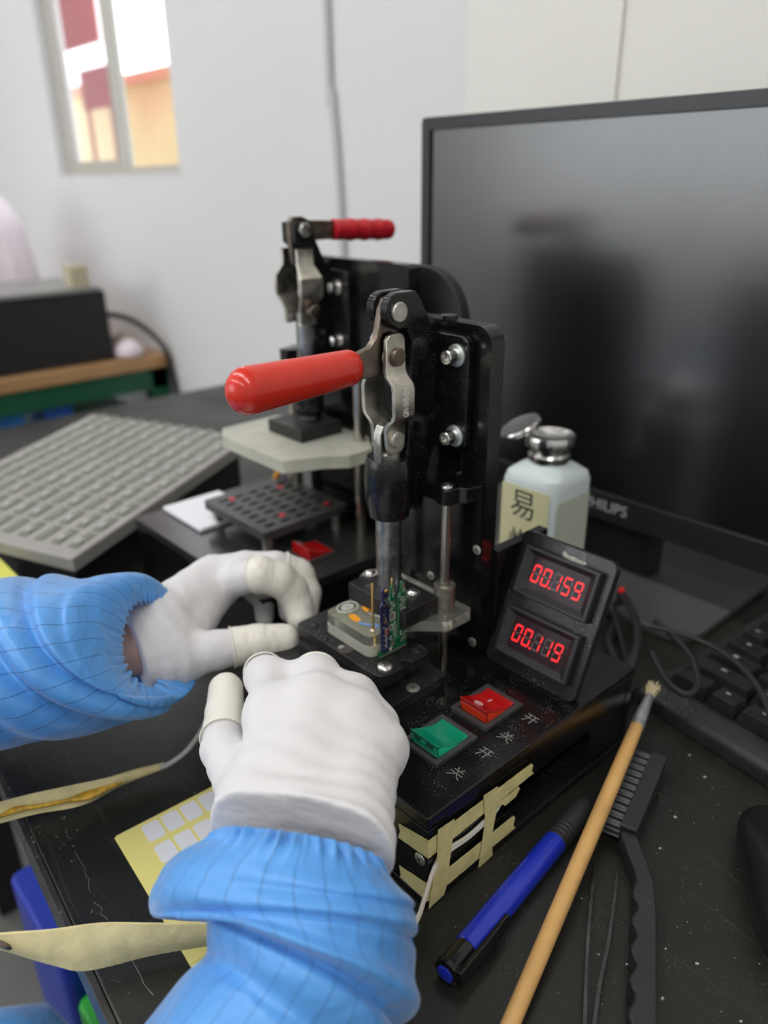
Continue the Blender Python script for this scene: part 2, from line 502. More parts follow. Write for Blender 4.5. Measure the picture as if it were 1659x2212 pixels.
def bench_material():
    """worn black bench top: mottled, with hairline scratches and pale specks"""
    m_ = mat('worn_black_bench', (0.014, 0.014, 0.0115), 0.34, vary=0.35, vscale=9, rvary=0.12, dust=0.35, dscale=600, dcol=(0.42, 0.41, 0.37))
    nt = m_.node_tree; N, L = nt.nodes, nt.links
    b = N['Principled BSDF']
    src = b.inputs['Base Color'].links[0].from_socket
    tc = N.new('ShaderNodeTexCoord')
    acc = None
    for rot, sc in ((0.5, 9.0), (1.25, 6.0), (-0.35, 7.0)):
        mp = N.new('ShaderNodeMapping'); mp.inputs['Rotation'].default_value = (0, 0, rot); mp.inputs['Scale'].default_value = (sc, 0.5, 1)
        L.new(tc.outputs['Object'], mp.inputs['Vector'])
        nz = N.new('ShaderNodeTexNoise'); nz.inputs['Scale'].default_value = 3.2; nz.inputs['Detail'].default_value = 2
        L.new(mp.outputs['Vector'], nz.inputs['Vector'])
        d = N.new('ShaderNodeMath'); d.operation = 'SUBTRACT'; d.inputs[1].default_value = 0.5; L.new(nz.outputs['Fac'], d.inputs[0])
        a = N.new('ShaderNodeMath'); a.operation = 'ABSOLUTE'; L.new(d.outputs[0], a.inputs[0])
        r = N.new('ShaderNodeMapRange'); r.inputs['From Min'].default_value = 0.0025; r.inputs['From Max'].default_value = 0.0008
        L.new(a.outputs[0], r.inputs['Value'])
        if acc is None:
            acc = r.outputs[0]
        else:
            ad = N.new('ShaderNodeMath'); ad.operation = 'MAXIMUM'; L.new(acc, ad.inputs[0]); L.new(r.outputs[0], ad.inputs[1]); acc = ad.outputs[0]
    k = N.new('ShaderNodeMath'); k.operation = 'MULTIPLY'; k.inputs[1].default_value = 0.10; L.new(acc, k.inputs[0])
    mx = N.new('ShaderNodeMix'); mx.data_type = 'RGBA'
    L.new(k.outputs[0], mx.inputs[0]); L.new(src, mx.inputs[6]); mx.inputs[7].default_value = (0.16, 0.155, 0.14, 1)
    L.new(mx.outputs[2], b.inputs['Base Color'])
    return m_
M_BENCH = bench_material()

# ------------------------------------------------------------------ room shell
FLOOR_Z, CEIL_Z = -682.0, 1650.0
X0, X1, Y0, Y1 = -2300.0, 470.0, -1700.0, 2600.0

def struct(o):
    o['kind'] = 'structure'
    return o

struct(MB().box(X0, X1, Y0, Y1, FLOOR_Z - 30, FLOOR_Z).build('floor', M_FLOOR))
struct(MB().box(X0, X1, Y0, Y1, CEIL_Z, CEIL_Z + 30).build('ceiling', M_CEIL))
struct(MB().plate([(Y0, FLOOR_Z), (Y1, FLOOR_Z), (Y1, CEIL_Z), (Y0, CEIL_Z)], (X1, 0, 0), (0, 1, 0), (0, 0, 1), (50, 0, 0),
                  holes=[[(1012, 296), (1500, 296), (1500, 1000), (1012, 1000)]]).build('wall_back', M_WALL, smooth=False))
struct(MB().plate([(Y0, FLOOR_Z), (Y1, FLOOR_Z), (Y1, CEIL_Z), (Y0, CEIL_Z)], (X0, 0, 0), (0, 1, 0), (0, 0, 1), (-40, 0, 0),
                  holes=[[(500, 120), (2450, 120), (2450, 1250), (500, 1250)]]).build('wall_front', M_WALL, smooth=False))
w2 = struct(MB().plate(rrect(500, 2450, 120, 1250, 0), (X0 - 25, 0, 0), (0, 1, 0), (0, 0, 1), (-12, 0, 0),
                       holes=[rrect(520, 1455, 140, 1230, 0), rrect(1490, 2430, 140, 1230, 0)]).build('window_2', M_FRAME, smooth=False))
MB().box(X0 - 32, X0 - 30, 520, 1455, 140, 1230).build('pane', M_GLASS, w2)
MB().box(X0 - 32, X0 - 30, 1490, 2430, 140, 1230).build('pane', M_GLASS, w2)
struct(MB().box(X0, X1, Y1, Y1 + 40, FLOOR_Z, CEIL_Z).build('wall_left', M_WALL))
struct(MB().box(X0, X1, Y0 - 40, Y0, FLOOR_Z, CEIL_Z).build('wall_right', M_WALL))
# shallow pillar on the back wall to the right
struct(MB().box(X1 - 22, X1, 236.1, 401, FLOOR_Z, CEIL_Z).build('trim_1', M_WALLW))
struct(MB().box(X1 - 19, X1, Y0, 236, FLOOR_Z, CEIL_Z).build('trim_2', M_WALLW))

# window in the back wall: hazy casement on the left, open light on the right
w = struct(MB().plate(rrect(1012, 1500, 296, 1000, 0), (X1 + 18, 0, 0), (0, 1, 0), (0, 0, 1), (20, 0, 0),
                      holes=[rrect(1026, 1243, 310, 986, 0), rrect(1262, 1480, 322, 986, 0)]).build('window_1', M_FRAME, smooth=False))
MB().box(X1 + 27, X1 + 29, 1262, 1480, 322, 986).build('pane', M_GLASSR, w)
MB().box(X1 + 27, X1 + 29, 1026, 1243, 310, 986).build('pane', M_GLASS, w)
MB().box(X1 - 1, X1 + 20, 1012.5, 1499.5, 296.2, 299).build('window_sill', M_WALL, w)
# outside: red banner and sunlit yellow house across the lane
b = MB(); b.box(700, 706, 1745, 2230, 575, 1100)
tag(b.build('banner', mat('red_banner_cloth', (0.42, 0.012, 0.02), 0.7)), 'large red banner hanging outside the window', 'banner')
b = MB(); b.box(760, 764, 1840, 2020, 455, 545); b.box(762, 766, 1850, 1870, -682, 460); b.box(762, 766, 1990, 2010, -682, 460)
tag(b.build('red_signboard', mat('faded_red_board', (0.40, 0.05, 0.07), 0.7)), 'smaller faded red board on posts outside the window', 'signboard')
b = MB(); b.box(900, 1300, 1500, 2700, -682, 520)
hs = tag(b.build('house', mat('yellow_house_wall', (0.88, 0.76, 0.44), 0.7, vary=0.15, vscale=3)), 'low yellow house wall seen outside through the window', 'building')
b = MB(); b.box(880, 1320, 1480, 2720, 520, 545)
b.build('roof_edge', mat('orange_roof_edge', (0.75, 0.42, 0.28), 0.6), hs)
struct(MB().box(520, 2500, -500, 5000, -712, -682).build('trim_3', mat('street_ground', (0.35, 0.34, 0.32), 0.8)))

# fluorescent battens under the ceiling
def lamp(x, y, label, power=60):
    t = thing('ceiling_lamp', (x, y, CEIL_Z), label, 'lamp', 'fluorescent battens on the ceiling')
    MB().box(x - 60, x + 60, y - 560, y + 560, CEIL_Z - 40, CEIL_Z).build('housing', M_LAMPH, t, bevel=4)
    for dx in (-28, 28):
        MB().cyl((x + dx, y - 540, CEIL_Z - 62), (x + dx, y + 540, CEIL_Z - 62), 14, 12).build('tube', M_LAMP, t)
    li = bpy.data.lights.new('lamp_light', 'AREA')
    li.shape = 'RECTANGLE'
    li.size, li.size_y = 130 * S, 1080 * S
    li.energy = power
    li.color = (1.0, 0.975, 0.94)
    lo = bpy.data.objects.new('lamp_light', li)
    link(lo, t, (x, y, CEIL_Z - 82))
lamp(-420, 420, 'fluorescent batten on the ceiling nearest above the bench front', 9.5)
lamp(-420, 1700, 'fluorescent batten on the ceiling towards the far table', 9.5)
lamp(-420, -860, 'fluorescent batten on the ceiling beyond the right bench end', 9.5)
lamp(-1550, 420, 'fluorescent batten on the ceiling behind the worker', 9.5)
lamp(-1550, 1700, 'fluorescent batten on the ceiling in the far left room corner', 8)
lamp(-1550, -860, 'fluorescent batten on the ceiling in the right rear room corner', 8)

# ------------------------------------------------------------------ the bench
bench = thing('workbench', (175, 200, FLOOR_Z), 'black workbench with worn top carrying the test fixtures and monitor', 'workbench')
EDGE = lambda y: -118.5 + (y - 53.4) * 0.0745           # front edge, slightly askew to the fixture
BY0, BY1 = -620.0, 860.0
MB().plate([(EDGE(BY0), BY0), (462, BY0), (462, BY1), (EDGE(BY1), BY1)], (0, 0, -22), (1, 0, 0), (0, 1, 0), (0, 0, 22)).build('top', M_BENCH, bench, bevel=1.2)
# grey edging along the front, and a strip of film that has cracked off beside it
mb = MB()
mb.plate([(EDGE(BY0) - 3.2, BY0), (EDGE(BY0) - 0.1, BY0), (EDGE(BY1) - 0.1, BY1), (EDGE(BY1) - 3.2, BY1)], (0, 0, -24), (1, 0, 0), (0, 1, 0), (0, 0, 23.4))
mb.build('edge_strip', mat('scuffed_edge_band', (0.035, 0.033, 0.03), 0.4, vary=0.6, vscale=60, dust=1.5, dscale=260), bench, bevel=0.5)
pts_a, pts_b = [], []
y = -40.0
r2 = random.Random(3)
while y < 250:
    x = EDGE(y) + 13 + r2.uniform(-1.3, 1.3) + 1.5 * math.sin(y * 0.05)
    pts_a.append((x, y)); y += r2.uniform(2, 6)
mb = MB()
for i in range(len(pts_a) - 1):
    if r2.random() < 0.22: continue
    (xa, ya), (xb, yb) = pts_a[i], pts_a[i + 1]
    wv = r2.uniform(0.06, 0.22)
    mb.add([(xa - wv, ya, 0.05), (xa + wv, ya, 0.12), (xb + wv, yb, 0.12), (xb - wv, yb, 0.05)], [(0, 1, 2, 3)])
o = mb.build('film_crack', mat('cracked_film', (0.10, 0.095, 0.085), 0.4), bench)
o['kind'] = 'stuff'
mb = MB()
for i in range(46):
    yy = r2.uniform(-30, 215); xx = EDGE(yy) + r2.uniform(0.5, 11)
    a = r2.uniform(0, 6.28); l = r2.uniform(0.6, 2.8); wv = r2.uniform(0.1, 0.35)
    dx, dy = math.cos(a), math.sin(a)
    mb.add([(xx - dy * wv, yy + dx * wv, 0.06), (xx + dx * l, yy + dy * l, 0.5), (xx + dy * wv, yy - dx * wv, 0.06)], [(0, 1, 2)])
o = mb.build('flaked_laminate', mat('laminate_flake', (0.15, 0.13, 0.095), 0.6), bench)
o['kind'] = 'stuff'
for lx, ly in ((-60, -580), (420, -580), (-40, 810), (420, 810)):
    MB().box(lx - 22, lx + 22, ly - 22, ly + 22, FLOOR_Z, -22).build('leg', M_BLKBOX, bench, bevel=2)
MB().box(-55, 430, -590, -560, -90, -40).build('rail', M_BLKBOX, bench, bevel=1)
MB().box(-55, 430, 790, 820, -90, -40).build('rail', M_BLKBOX, bench, bevel=1)
MB().box(405, 430, -580, 810, -150, -60).build('rail', M_BLKBOX, bench, bevel=1)

# ------------------------------------------------------------------ the test fixture in front
fx = thing('test_fixture', (77, 65, 0), 'black hand press test fixture with red grip, two red meters and rocker switches, in focus', 'test fixture')
H = 49.6
MB().box(-0.6, 155.6, -0.6, 130.6, 0, 4.4).build('bottom_plate', M_PLATE, fx, bevel=0.4)
MB().plate(rrect(6, 149, 4.4, 42.6, 0.01), (0, 0.8, 0), (1, 0, 0), (0, 0, 1), (0, 5, 0),
           holes=[rrect(42, 118.5, 18, 28, 4.9, 6)]).build('side_panel', M_PLATE, fx, smooth=False)
MB().box(149.5, 155, 0.4, 6, 4.4, 42.6).build('corner_post', M_PLATE, fx, bevel=0.4)
MB().box(0.2, 6, 0, 130, 4.4, 42.6).build('front_panel', M_PLATE, fx, bevel=0.4)
MB().box(6, 149, 124, 129.5, 4.4, 42.6).build('side_panel', M_PLATE, fx, bevel=0.4)
MB().box(149.5, 155, 6, 130, 4.4, 42.6).build('back_panel', M_PLATE, fx, bevel=0.4)
MB().box(0, 155, 0, 130, 44.6, H).build('lid', M_LID, fx, bevel=0.8)
MB().box(0.5, 154.5, 0.5, 129.5, 42.6, 44.5).build('lid_layer', M_PLATE, fx, bevel=0.3)

def screw(parent, c, axis, r=4.2, mat_=None, dome=1.6, washer=0.0, cross=True, name='screw'):
    """cross-head screw: dome on the surface at c, cross recess as dark bars"""
    mb = MB()
    a = Vector(axis).normalized()
    if washer:
        mb.lathe(c, a, [(0, washer), (0.7, washer), (0.8, washer - 0.3), (0.8, r)], 24)
        c = Vector(c) + a * 0.8
    mb.lathe(c, a, [(0, r), (dome * 0.35, r * 0.97), (dome * 0.75, r * 0.75), (dome, r * 0.4), (dome * 1.03, 0.05)], 24)
    o = mb.build(name, mat_ or M_CHROME, parent)
    if cross:
        x, y, _ = frame_from(a)
        q = MB()
        cc = Vector(c) + a * (dome * 0.93)
        th = 0.7
        d1 = (x * math.cos(th) + y * math.sin(th)); d2 = a.cross(d1)
        q.obox(cc, d1 * r * 0.5, d2 * r * 0.1, a * dome * 0.14)
        q.obox(cc, d2 * r * 0.5, d1 * r * 0.1, a * dome * 0.14)
        q.build('cross_slot', M_CHIP, o)
    return o

# holder plates on the lid
MB().plate(rrect(6, 71.2, 57.2, 134, 2.0), (0, 0, H), (1, 0, 0), (0, 1, 0), (0, 0, 6.4)).build('holder_base', M_HOLD, fx, bevel=0.35)
MB().plate(rrect(26, 60, 70, 124, 3), (0, 0, H + 6.4), (1, 0, 0), (0, 1, 0), (0, 0, 7.6)).build('holder_spacer', M_HOLD, fx)
up = [(30.4, 68), (32, 64), (36, 62.1)] + [(44.5, 62.1), (45.2, 62.6), (46.2, 65.2), (47.6, 66.4), (49.6, 66.4), (50.8, 65.2), (51.4, 62.8), (52, 62.3)] \
    + [(61, 62.3), (64, 63.4), (65.4, 66.5), (65.4, 128), (63, 130), (33.5, 130), (31, 129), (30.4, 126)]
MB().plate(up, (0, 0, 64), (1, 0, 0), (0, 1, 0), (0, 0, 6)).build('holder_plate', M_HOLD, fx, bevel=0.5)
screw(fx, (38.7, 68.1, 70.0), (0, 0, 1), 3.9, M_CHROME, 1.9)
# countersunk screws and pits in the holder
def pit_screw(c, r, mat_=M_PIN):
    mb = MB()
    mb.lathe(c, (0, 0, 1), [(0.0, r), (0.25, r), (0.3, r * 0.86), (-0.0, r * 0.8)], 24, caps=False)
    mb.build('countersink_rim', M_HOLD, fx)
    screw(fx, (c[0], c[1], c[2] + 0.02), (0, 0, 1), r * 0.78, mat_, 0.5, name='countersunk_screw')
pit_screw((50.3, 60.6, 56.0), 4.4)
pit_screw((36.4, 121.3, 70.0), 2.6, M_HOLD)
pit_screw((59.0, 67.7, 70.0), 3.0, M_HOLD)
pit_screw((32.9, 107.0, 70.0), 1.6, M_HOLD)
mb = MB(); c = (34.4, 93.4, 70.0)
mb.lathe((c[0], c[1], 70.02), (0, 0, 1), [(0, 4.2), (0.12, 4.2), (0.14, 3.9), (0.05, 3.8)], 24)
mb.build('dowel_hole', M_CHIP, fx)
MB().lathe((c[0] - 0.5, c[1] + 2.2, 70.1), (0, 0, 1), [(0, 1.5), (0.5, 1.5), (0.6, 1.2)], 14).build('dowel', M_PIN, fx)

# clear acrylic pressing head
acr = MB().plate(rrect(37.5, 60.2, 77.7, 113.2, (4.5, 0.6, 0.6, 3.2)), (0, 0, 70.1), (1, 0, 0), (0, 1, 0), (0, 0, 6.0)).build('acrylic_block', M_ACRYE, fx, bevel=0.3)
arm = [(37.5, 108), (37.5, 82.2), (38.6, 79.2), (41.5, 77.7), (60.2, 77.7), (66, 73), (72, 66.5), (76, 62.3), (93, 62.3), (95.6, 64.5), (95.6, 126), (91, 131), (77, 131), (60.2, 114.5), (41, 113.2), (38.4, 112)]
MB().plate(arm, (0, 0, 76.2), (1, 0, 0), (0, 1, 0), (0, 0, 5.8)).build('acrylic_plate', M_ACRY, fx, bevel=0.35)
hc = (48.9, 108.4)
mb = MB()
for rr in (3.1, 6.0):
    mb.tube([(hc[0] + rr * math.cos(t * math.pi / 16), hc[1] + rr * 0.8 * math.sin(t * math.pi / 16), 82.05) for t in range(32)], 0.22, 6, closed=True)
mb.build('counterbore_ring', M_SILK, acr)
MB().lathe((hc[0], hc[1], 76.5), (0, 0, 1), [(0, 2.9), (5.55, 2.9)], 24).build('counterbore', M_ACRYE, acr)
for pts in ([(44.6, 102.3), (46.9, 100.4), (46.6, 96.5), (45.8, 93.9), (43.0, 93.4), (42.2, 97.2), (43.2, 100.3)],
            [(53.8, 103.1), (56.5, 102.8), (57.0, 97.5), (55.1, 95.6), (52.6, 98.2)]):
    MB().plate(pts, (0, 0, 82.05), (1, 0, 0), (0, 1, 0), (0, 0, 0.12)).build('amber_tape_patch', M_KAPT, acr)
pw = catmull([(43.5, 92.6, 82.5), (43.0, 90, 82.7), (45.2, 86.5, 82.9), (47.3, 84.5, 83.0), (47.5, 82.4, 82.6), (45.9, 82.8, 82.2)], 6)
MB().tube(pw, 0.4, 8).build('blue_jumper_wire', M_BLUEW, acr)
MB().tube(catmull([(54.6, 97, 82.3), (52.5, 96, 82.8), (52.6, 93, 82.5), (54, 90, 82.6), (55, 86, 82.3)], 6), 0.35, 6).build('silver_jumper_wire', M_CHROME, acr)
MB().lathe((44.1, 82.7, 76.6), (0, 0, 1), [(0, 0.62), (31.3, 0.62), (31.9, 0.35)], 12).build('probe_pin', M_GOLD, acr)
MB().lathe((51.9 + 2.2, 77 + 2.6, 76.6), (0, 0, 1), [(0, 0.62), (31.5, 0.62), (32.1, 0.35)], 12).build('probe_pin', M_GOLD, acr)
MB().lathe((44.1, 82.7, 82.0), (0, 0, 1), [(0, 1.6), (0.3, 1.4), (0.7, 0.7)], 14).build('solder_fillet', M_TIN, acr)

# black block under the plunger
MB().plate(rrect(55.2, 79.5, 71.8, 115.2, 1.2), (0, 0, 82.05), (1, 0, 0), (0, 1, 0), (0, 0, 9.6)).build('plunger_block', M_HOLD, fx, bevel=0.5)
screw(fx, (71.6, 83.2, 91.7), (0, 0, 1), 2.9, M_CHROME, 1.7, washer=4.1)
screw(fx, (69.8, 113.8, 91.7), (0, 0, 1), 2.9, M_CHROME, 1.7, washer=4.1)
MB().lathe((56.9 + 3.5, 104.6, 91.68), (0, 0, 1), [(0, 2.1), (0.06, 2.1), (0.06, 0.02)], 18).build('empty_hole', M_CHIP, fx)

# guide rod with bushing and top bracket
RX, RY = 83.9, 72.2
MB().cyl((RX, RY, H), (RX, RY, 147), 2.55, 20).build('guide_rod', M_ROD, fx)
MB().lathe((RX, RY, 82.05), (0, 0, 1), [(0, 5.4), (10.4, 5.4), (10.5, 4.9), (11.0, 4.9), (11.1, 5.4), (15.0, 5.4), (15.2, 5.0), (15.2, 4.2), (14.6, 4.0), (14.6, 2.6)], 32).build('bushing', mat('bronze_grey_bushing', (0.38, 0.36, 0.31), 0.4, 0.9, vary=0.3, vscale=200), fx)
MB().cyl((RX, 121, H), (RX, 121, 147), 2.55, 20).build('guide_rod', M_ROD, fx)
tb = [(98.8, 133), (98.8, 61.8), (95.8, 61.2), (88.5, 63.5), (86.6, 66.8), (84.5, 67.2), (81.0, 66.9), (78.3, 69.2), (78.4, 73.6), (80.5, 77), (80.5, 117), (78.4, 120), (78.5, 125), (84, 128), (90, 131)]
MB().plate(tb, (0, 0, 142.5), (1, 0, 0), (0, 1, 0), (0, 0, 8.0)).build('rod_bracket', M_PLATE, fx, bevel=0.5)
screw(fx, (RX, RY, 150.5), (0, 0, 1), 3.2, M_CHROME, 1.5)
screw(fx, (RX, 121, 150.5), (0, 0, 1), 3.2, M_CHROME, 1.5)

# upright back plate with slots
MB().plate(rrect(61, 133, H, 225.4, (0.01, 0.01, 9, 9), 7), (98.9, 0, 0), (0, 1, 0), (0, 0, 1), (9.4, 0, 0),
           holes=[rrect(76.6, 81.2, 150.5, 164.5, 2.25, 4), rrect(112.8, 117.4, 150.5, 164.5, 2.25, 4)]).build('back_plate', M_PLATE, fx, bevel=1.0)
for q in ((98.8, 64.6, 114.0), (98.8, 96.6, 86.6), (98.8, 65.1, 58.9), (98.8, 129, 113)):
    screw(fx, q, (-1, 0, 0), 2.6, M_PIN, 0.5, name='countersunk_screw')
MB().box(108.4, 150, 58.5, 64.5, H, 112).build('stay', M_PLATE, fx, bevel=0.5)
MB().lathe((103.5, 92, 225.4), (0, 0, 1), [(0, 4.2), (1.6, 4.0), (2.2, 2.4)], 20).build('cap_screw', M_PLATE, fx)

# ------ toggle clamp bolted to the plate
CY = 96.5
def sym(outline, ya, yb, name, mat_, parent, bevel=0.4, z=True):
    """the same side plate on both sides of the clamp's middle plane"""
    for y0, y1 in ((ya, yb), (2 * CY - yb, 2 * CY - ya)):
        MB().plate(outline, (0, y0, 0), (1, 0, 0), (0, 0, 1), (0, y1 - y0, 0)).build(name, mat_, parent, bevel=bevel)

MB().plate(rrect(70.6, 95, 166.5, 220.5, (4, 1, 1, 5)), (94.2, 0, 0), (0, 1, 0), (0, 0, 1), (4.6, 0, 0)).build('clamp_flange', M_CAST, fx, bevel=1.0)
MB().plate(rrect(98, 122.4, 166.5, 220.5, (1, 4, 5, 1)), (94.2, 0, 0), (0, 1, 0), (0, 0, 1), (4.6, 0, 0)).build('clamp_flange', M_CAST, fx, bevel=1.0)
webo = [(61.5, 236), (63.5, 239.3), (67, 240.8), (79.0, 240.8), (80.6, 239.6), (89.8, 225), (94.4, 222), (94.4, 165), (90, 160), (84.5, 134.5), (80, 133),
        (72, 146), (72.5, 160), (74.5, 170), (76, 205), (76.6, 219), (74, 224.5), (68, 224.8), (63.5, 227.5), (61.2, 231.5)]
sym(webo, 89.6, 94.4, 'clamp_web', M_CAST, fx, 0.8)
MB().plate([(71.5, 240.2), (79, 240.4), (80.4, 239), (89.5, 224.6), (94.4, 222), (94.4, 165), (89, 160), (84, 134.5), (78, 140), (80, 200), (77.5, 232), (71.5, 236)], (0, 94.2, 0), (1, 0, 0), (0, 0, 1), (0, 4.6, 0)).build('clamp_core', M_CAST, fx, bevel=0.6)
brl = MB()
brl.lathe((68, CY, 132.4), (0, 0, 1), [(0, 9.4), (0.6, 10.2), (4, 10.8), (10, 12.0), (20, 12.4), (26, 12.2), (30, 11.4), (31.4, 10.8), (31.4, 6.6)], 12)
brl.build('plunger_barrel', M_CAST, fx, bevel=0.7)
MB().cyl((68, CY, 91.7), (68, CY, 140), 6.3, 32).build('plunger_shaft', M_SHAFT, fx)
MB().lathe((68, CY, 163.6), (0, 0, 1), [(0, 6.2), (2.0, 6.2), (3.0, 5.0)], 24).build('plunger_collar', M_STEEL, fx)
MB().plate([(60.5, 163), (73.5, 163), (73.5, 172), (71.5, 178.5), (67, 181), (62.5, 180), (60.5, 176)], (0, 93.9, 0), (1, 0, 0), (0, 0, 1), (0, 5.2, 0)).build('plunger_clevis', M_STEEL, fx, bevel=0.5)
# bent straps linking handle and plunger
for s in (-1, 1):
    mb = MB()
    prof = [(222, 3.4), (206.5, 3.4), (204.0, 4.6), (200.5, 8.6), (198, 9.4), (187, 9.4), (184.5, 8.6), (181.0, 4.6), (178.5, 3.4), (165.5, 3.4)]
    wid = {222: 3.6, 165.5: 3.4}
    vs = []; fs = []
    rows = []
    for zc, yo in prof:
        hw = 6.4 if 190 < zc < 200 else 6.2
        rows.append((zc, yo, hw))
    dense = [(223.2, 3.4, 2.2), (222.3, 3.4, 4.2), (220.4, 3.4, 5.6)] + rows[1:-1] + [(169.5, 3.4, 5.6), (167.3, 3.4, 4.2), (166.2, 3.4, 2.2)]
    for zc, yo, hw in dense:
        for dy in (0, 2.4):
            for dx in (-hw, hw):
                vs.append((67.8 + dx, CY + s * (yo + dy), zc))
    k = len(dense)
    for i in range(k - 1):
        a = i * 4; c = a + 4
        for p, q in ((0, 1), (1, 3), (3, 2), (2, 0)):
            fs.append((a + p, a + q, c + q, c + p))
    fs += [(0, 1, 3, 2), ((k - 1) * 4 + 2, (k - 1) * 4 + 3, (k - 1) * 4 + 1, (k - 1) * 4)]
    bmv = MB().add(vs, fs)
    lk = bmv.build('clamp_link', M_LINK, fx, bevel=0.45)
    bm = bmesh.new(); bm.from_mesh(lk.data); bmesh.ops.recalc_face_normals(bm, faces=bm.faces[:]); bm.to_mesh(lk.data); bm.free()
    if s < 0:
        text_mesh('GH-305-EM', 4.6, 'stamped_lettering', M_SILK, lk, (68.6, CY - 11.85, 192.4), (0, 0, 1), (-1, 0, 0), 0.08, sx=0.62)
# lever with red grip
lev = [(62.8, 234), (65.0, 238.2), (69.0, 239.2), (73.2, 237.5), (74.6, 233), (74.2, 220), (75.4, 214), (74.2, 207.5), (70, 204.6), (60, 204.2), (46, 204.4), (40, 204.6),
       (40, 215.6), (50, 216.4), (56, 218), (59.6, 221.5), (61.2, 226)]
MB().plate(lev, (0, 94.6, 0), (1, 0, 0), (0, 0, 1), (0, 3.8, 0)).build('clamp_lever', M_BRNST, fx, bevel=0.5)
def disc(c, r, h, name, m_, bev=0.5):
    return MB().lathe(c, (0, -1, 0), [(0, r), (h - bev, r), (h, r - bev), (h + 0.02, 0.05)], 24).build(name, m_, fx)
disc((68.4, 89.7, 232.6), 4.5, 1.6, 'pivot_pin', M_PIN)
disc((68.2, 93.2, 212.6), 6.6, 0.4, 'pivot_boss', M_LINK)
disc((68.2, 90.8, 212.6), 4.2, 2.2, 'pivot_pin', M_BRNST)
disc((67.6, 90.8, 173.6), 4.0, 2.0, 'pivot_pin', M_PIN)
grip = MB()
ga, gb = Vector((48.6, CY, 210.4)), Vector((-17.0, CY, 209.6))
gl = (gb - ga).length
prof = [(0, 6.0), (0.6, 6.9), (2.4, 7.7)] + [(d, 8.0 + (9.9 - 8.0) * (d / (gl - 9.0))) for d in np.linspace(4, gl - 9.4, 10)]
prof += [(gl - 9.4 + 9.4 * math.sin(t), 9.9 * math.cos(t)) for t in np.linspace(0.1, 1.5, 9)]
grip.lathe(ga, gb - ga, prof, 40, 0.90, 1.0, up=(0, 0, 1))
grip.build('red_grip', M_RED, fx)['label'] = 'smooth red vinyl grip'
# bolts of the flange
def cap_bolt(y, z):
    MB().lathe((94.2, y, z), (-1, 0, 0), [(0, 5.3), (1.1, 5.3), (1.3, 5.0), (1.3, 2.0)], 28).build('washer', M_ZINC, fx)
    bo = MB().lathe((92.9, y, z), (-1, 0, 0), [(0, 3.4), (6.2, 3.4), (6.7, 3.0), (6.7, 1.9), (4.2, 1.75), (4.2, 0.05)], 28).build('cap_bolt', M_CHROME, fx)
    MB().lathe((88.4, y, z), (-1, 0, 0), [(0, 1.85), (0.25, 1.8), (0.26, 0.02)], 6).build('hex_socket', M_STEEL, bo)
cap_bolt(77.5, 211.4); cap_bolt(77.3, 172.6); cap_bolt(115.6, 211.4); cap_bolt(115.6, 172.6)

# ------ slanted meter panel
TL = math.radians(22.33)
PU = Vector((math.sin(TL), 0, math.cos(TL)))        # up along the panel
PN = Vector((-math.cos(TL), 0, math.sin(TL)))       # out of the panel
PL = Vector((0, 1, 0))                              # to the left as seen from the front
PO = Vector((103.6, 0, 49.7))                       # on its lower edge
pan = MB().plate(rrect(3.6, 60.6, 0, 73.2, 4.5), PO, PL, PU, -PN * 4.6).build('meter_panel', mat('black_panel', (0.013, 0.013, 0.014), 0.36, vary=0.3, vscale=30, rvary=0.1, dust=0.7, dscale=500), fx, bevel=0.6)
pan['label'] = 'slanted black panel carrying the two meters'
MB().plate([(19.8, 66.9), (20.4, 68.2), (23.5, 68.0), (27, 68.5), (31, 68.3), (33.5, 69.6), (34.4, 68.4), (33.4, 66.6), (30.5, 66.4), (27, 65.4), (23, 65.8)], PO + PN * 0.05, PL, PU, PN * 0.12).build('glue_smear', mat('grey_glue', (0.36, 0.35, 0.31), 0.5, vary=0.3, vscale=500), pan)
MB().plate([(20.5, 68.2), (33.4, 69.4), (33.2, 72.6), (23, 72.4), (20.8, 71.4)], PO + PN * 0.03, PL, PU, PN * 0.1).build('tape_residue', mat('grey_residue', (0.055, 0.055, 0.055), 0.3, vary=0.5, vscale=300), pan)

SEGS = {'a': [(0.10, 1.0), (0.90, 1.0), (0.78, 0.89), (0.22, 0.89)], 'g': [(0.18, 0.5), (0.26, 0.555), (0.74, 0.555), (0.82, 0.5), (0.74, 0.445), (0.26, 0.445)],
        'd': [(0.22, 0.11), (0.78, 0.11), (0.90, 0.0), (0.10, 0.0)], 'f': [(0.02, 0.97), (0.16, 0.85), (0.16, 0.60), (0.09, 0.53), (0.02, 0.57)],
        'b': [(0.98, 0.97), (0.98, 0.57), (0.91, 0.53), (0.84, 0.60), (0.84, 0.85)], 'e': [(0.02, 0.03), (0.02, 0.43), (0.09, 0.47), (0.16, 0.40), (0.16, 0.15)],
        'c': [(0.98, 0.03), (0.84, 0.15), (0.84, 0.40), (0.91, 0.47), (0.98, 0.43)]}
DIG = {'0': 'abcdef', '1': 'bc', '5': 'afgcd', '9': 'abcdfg'}
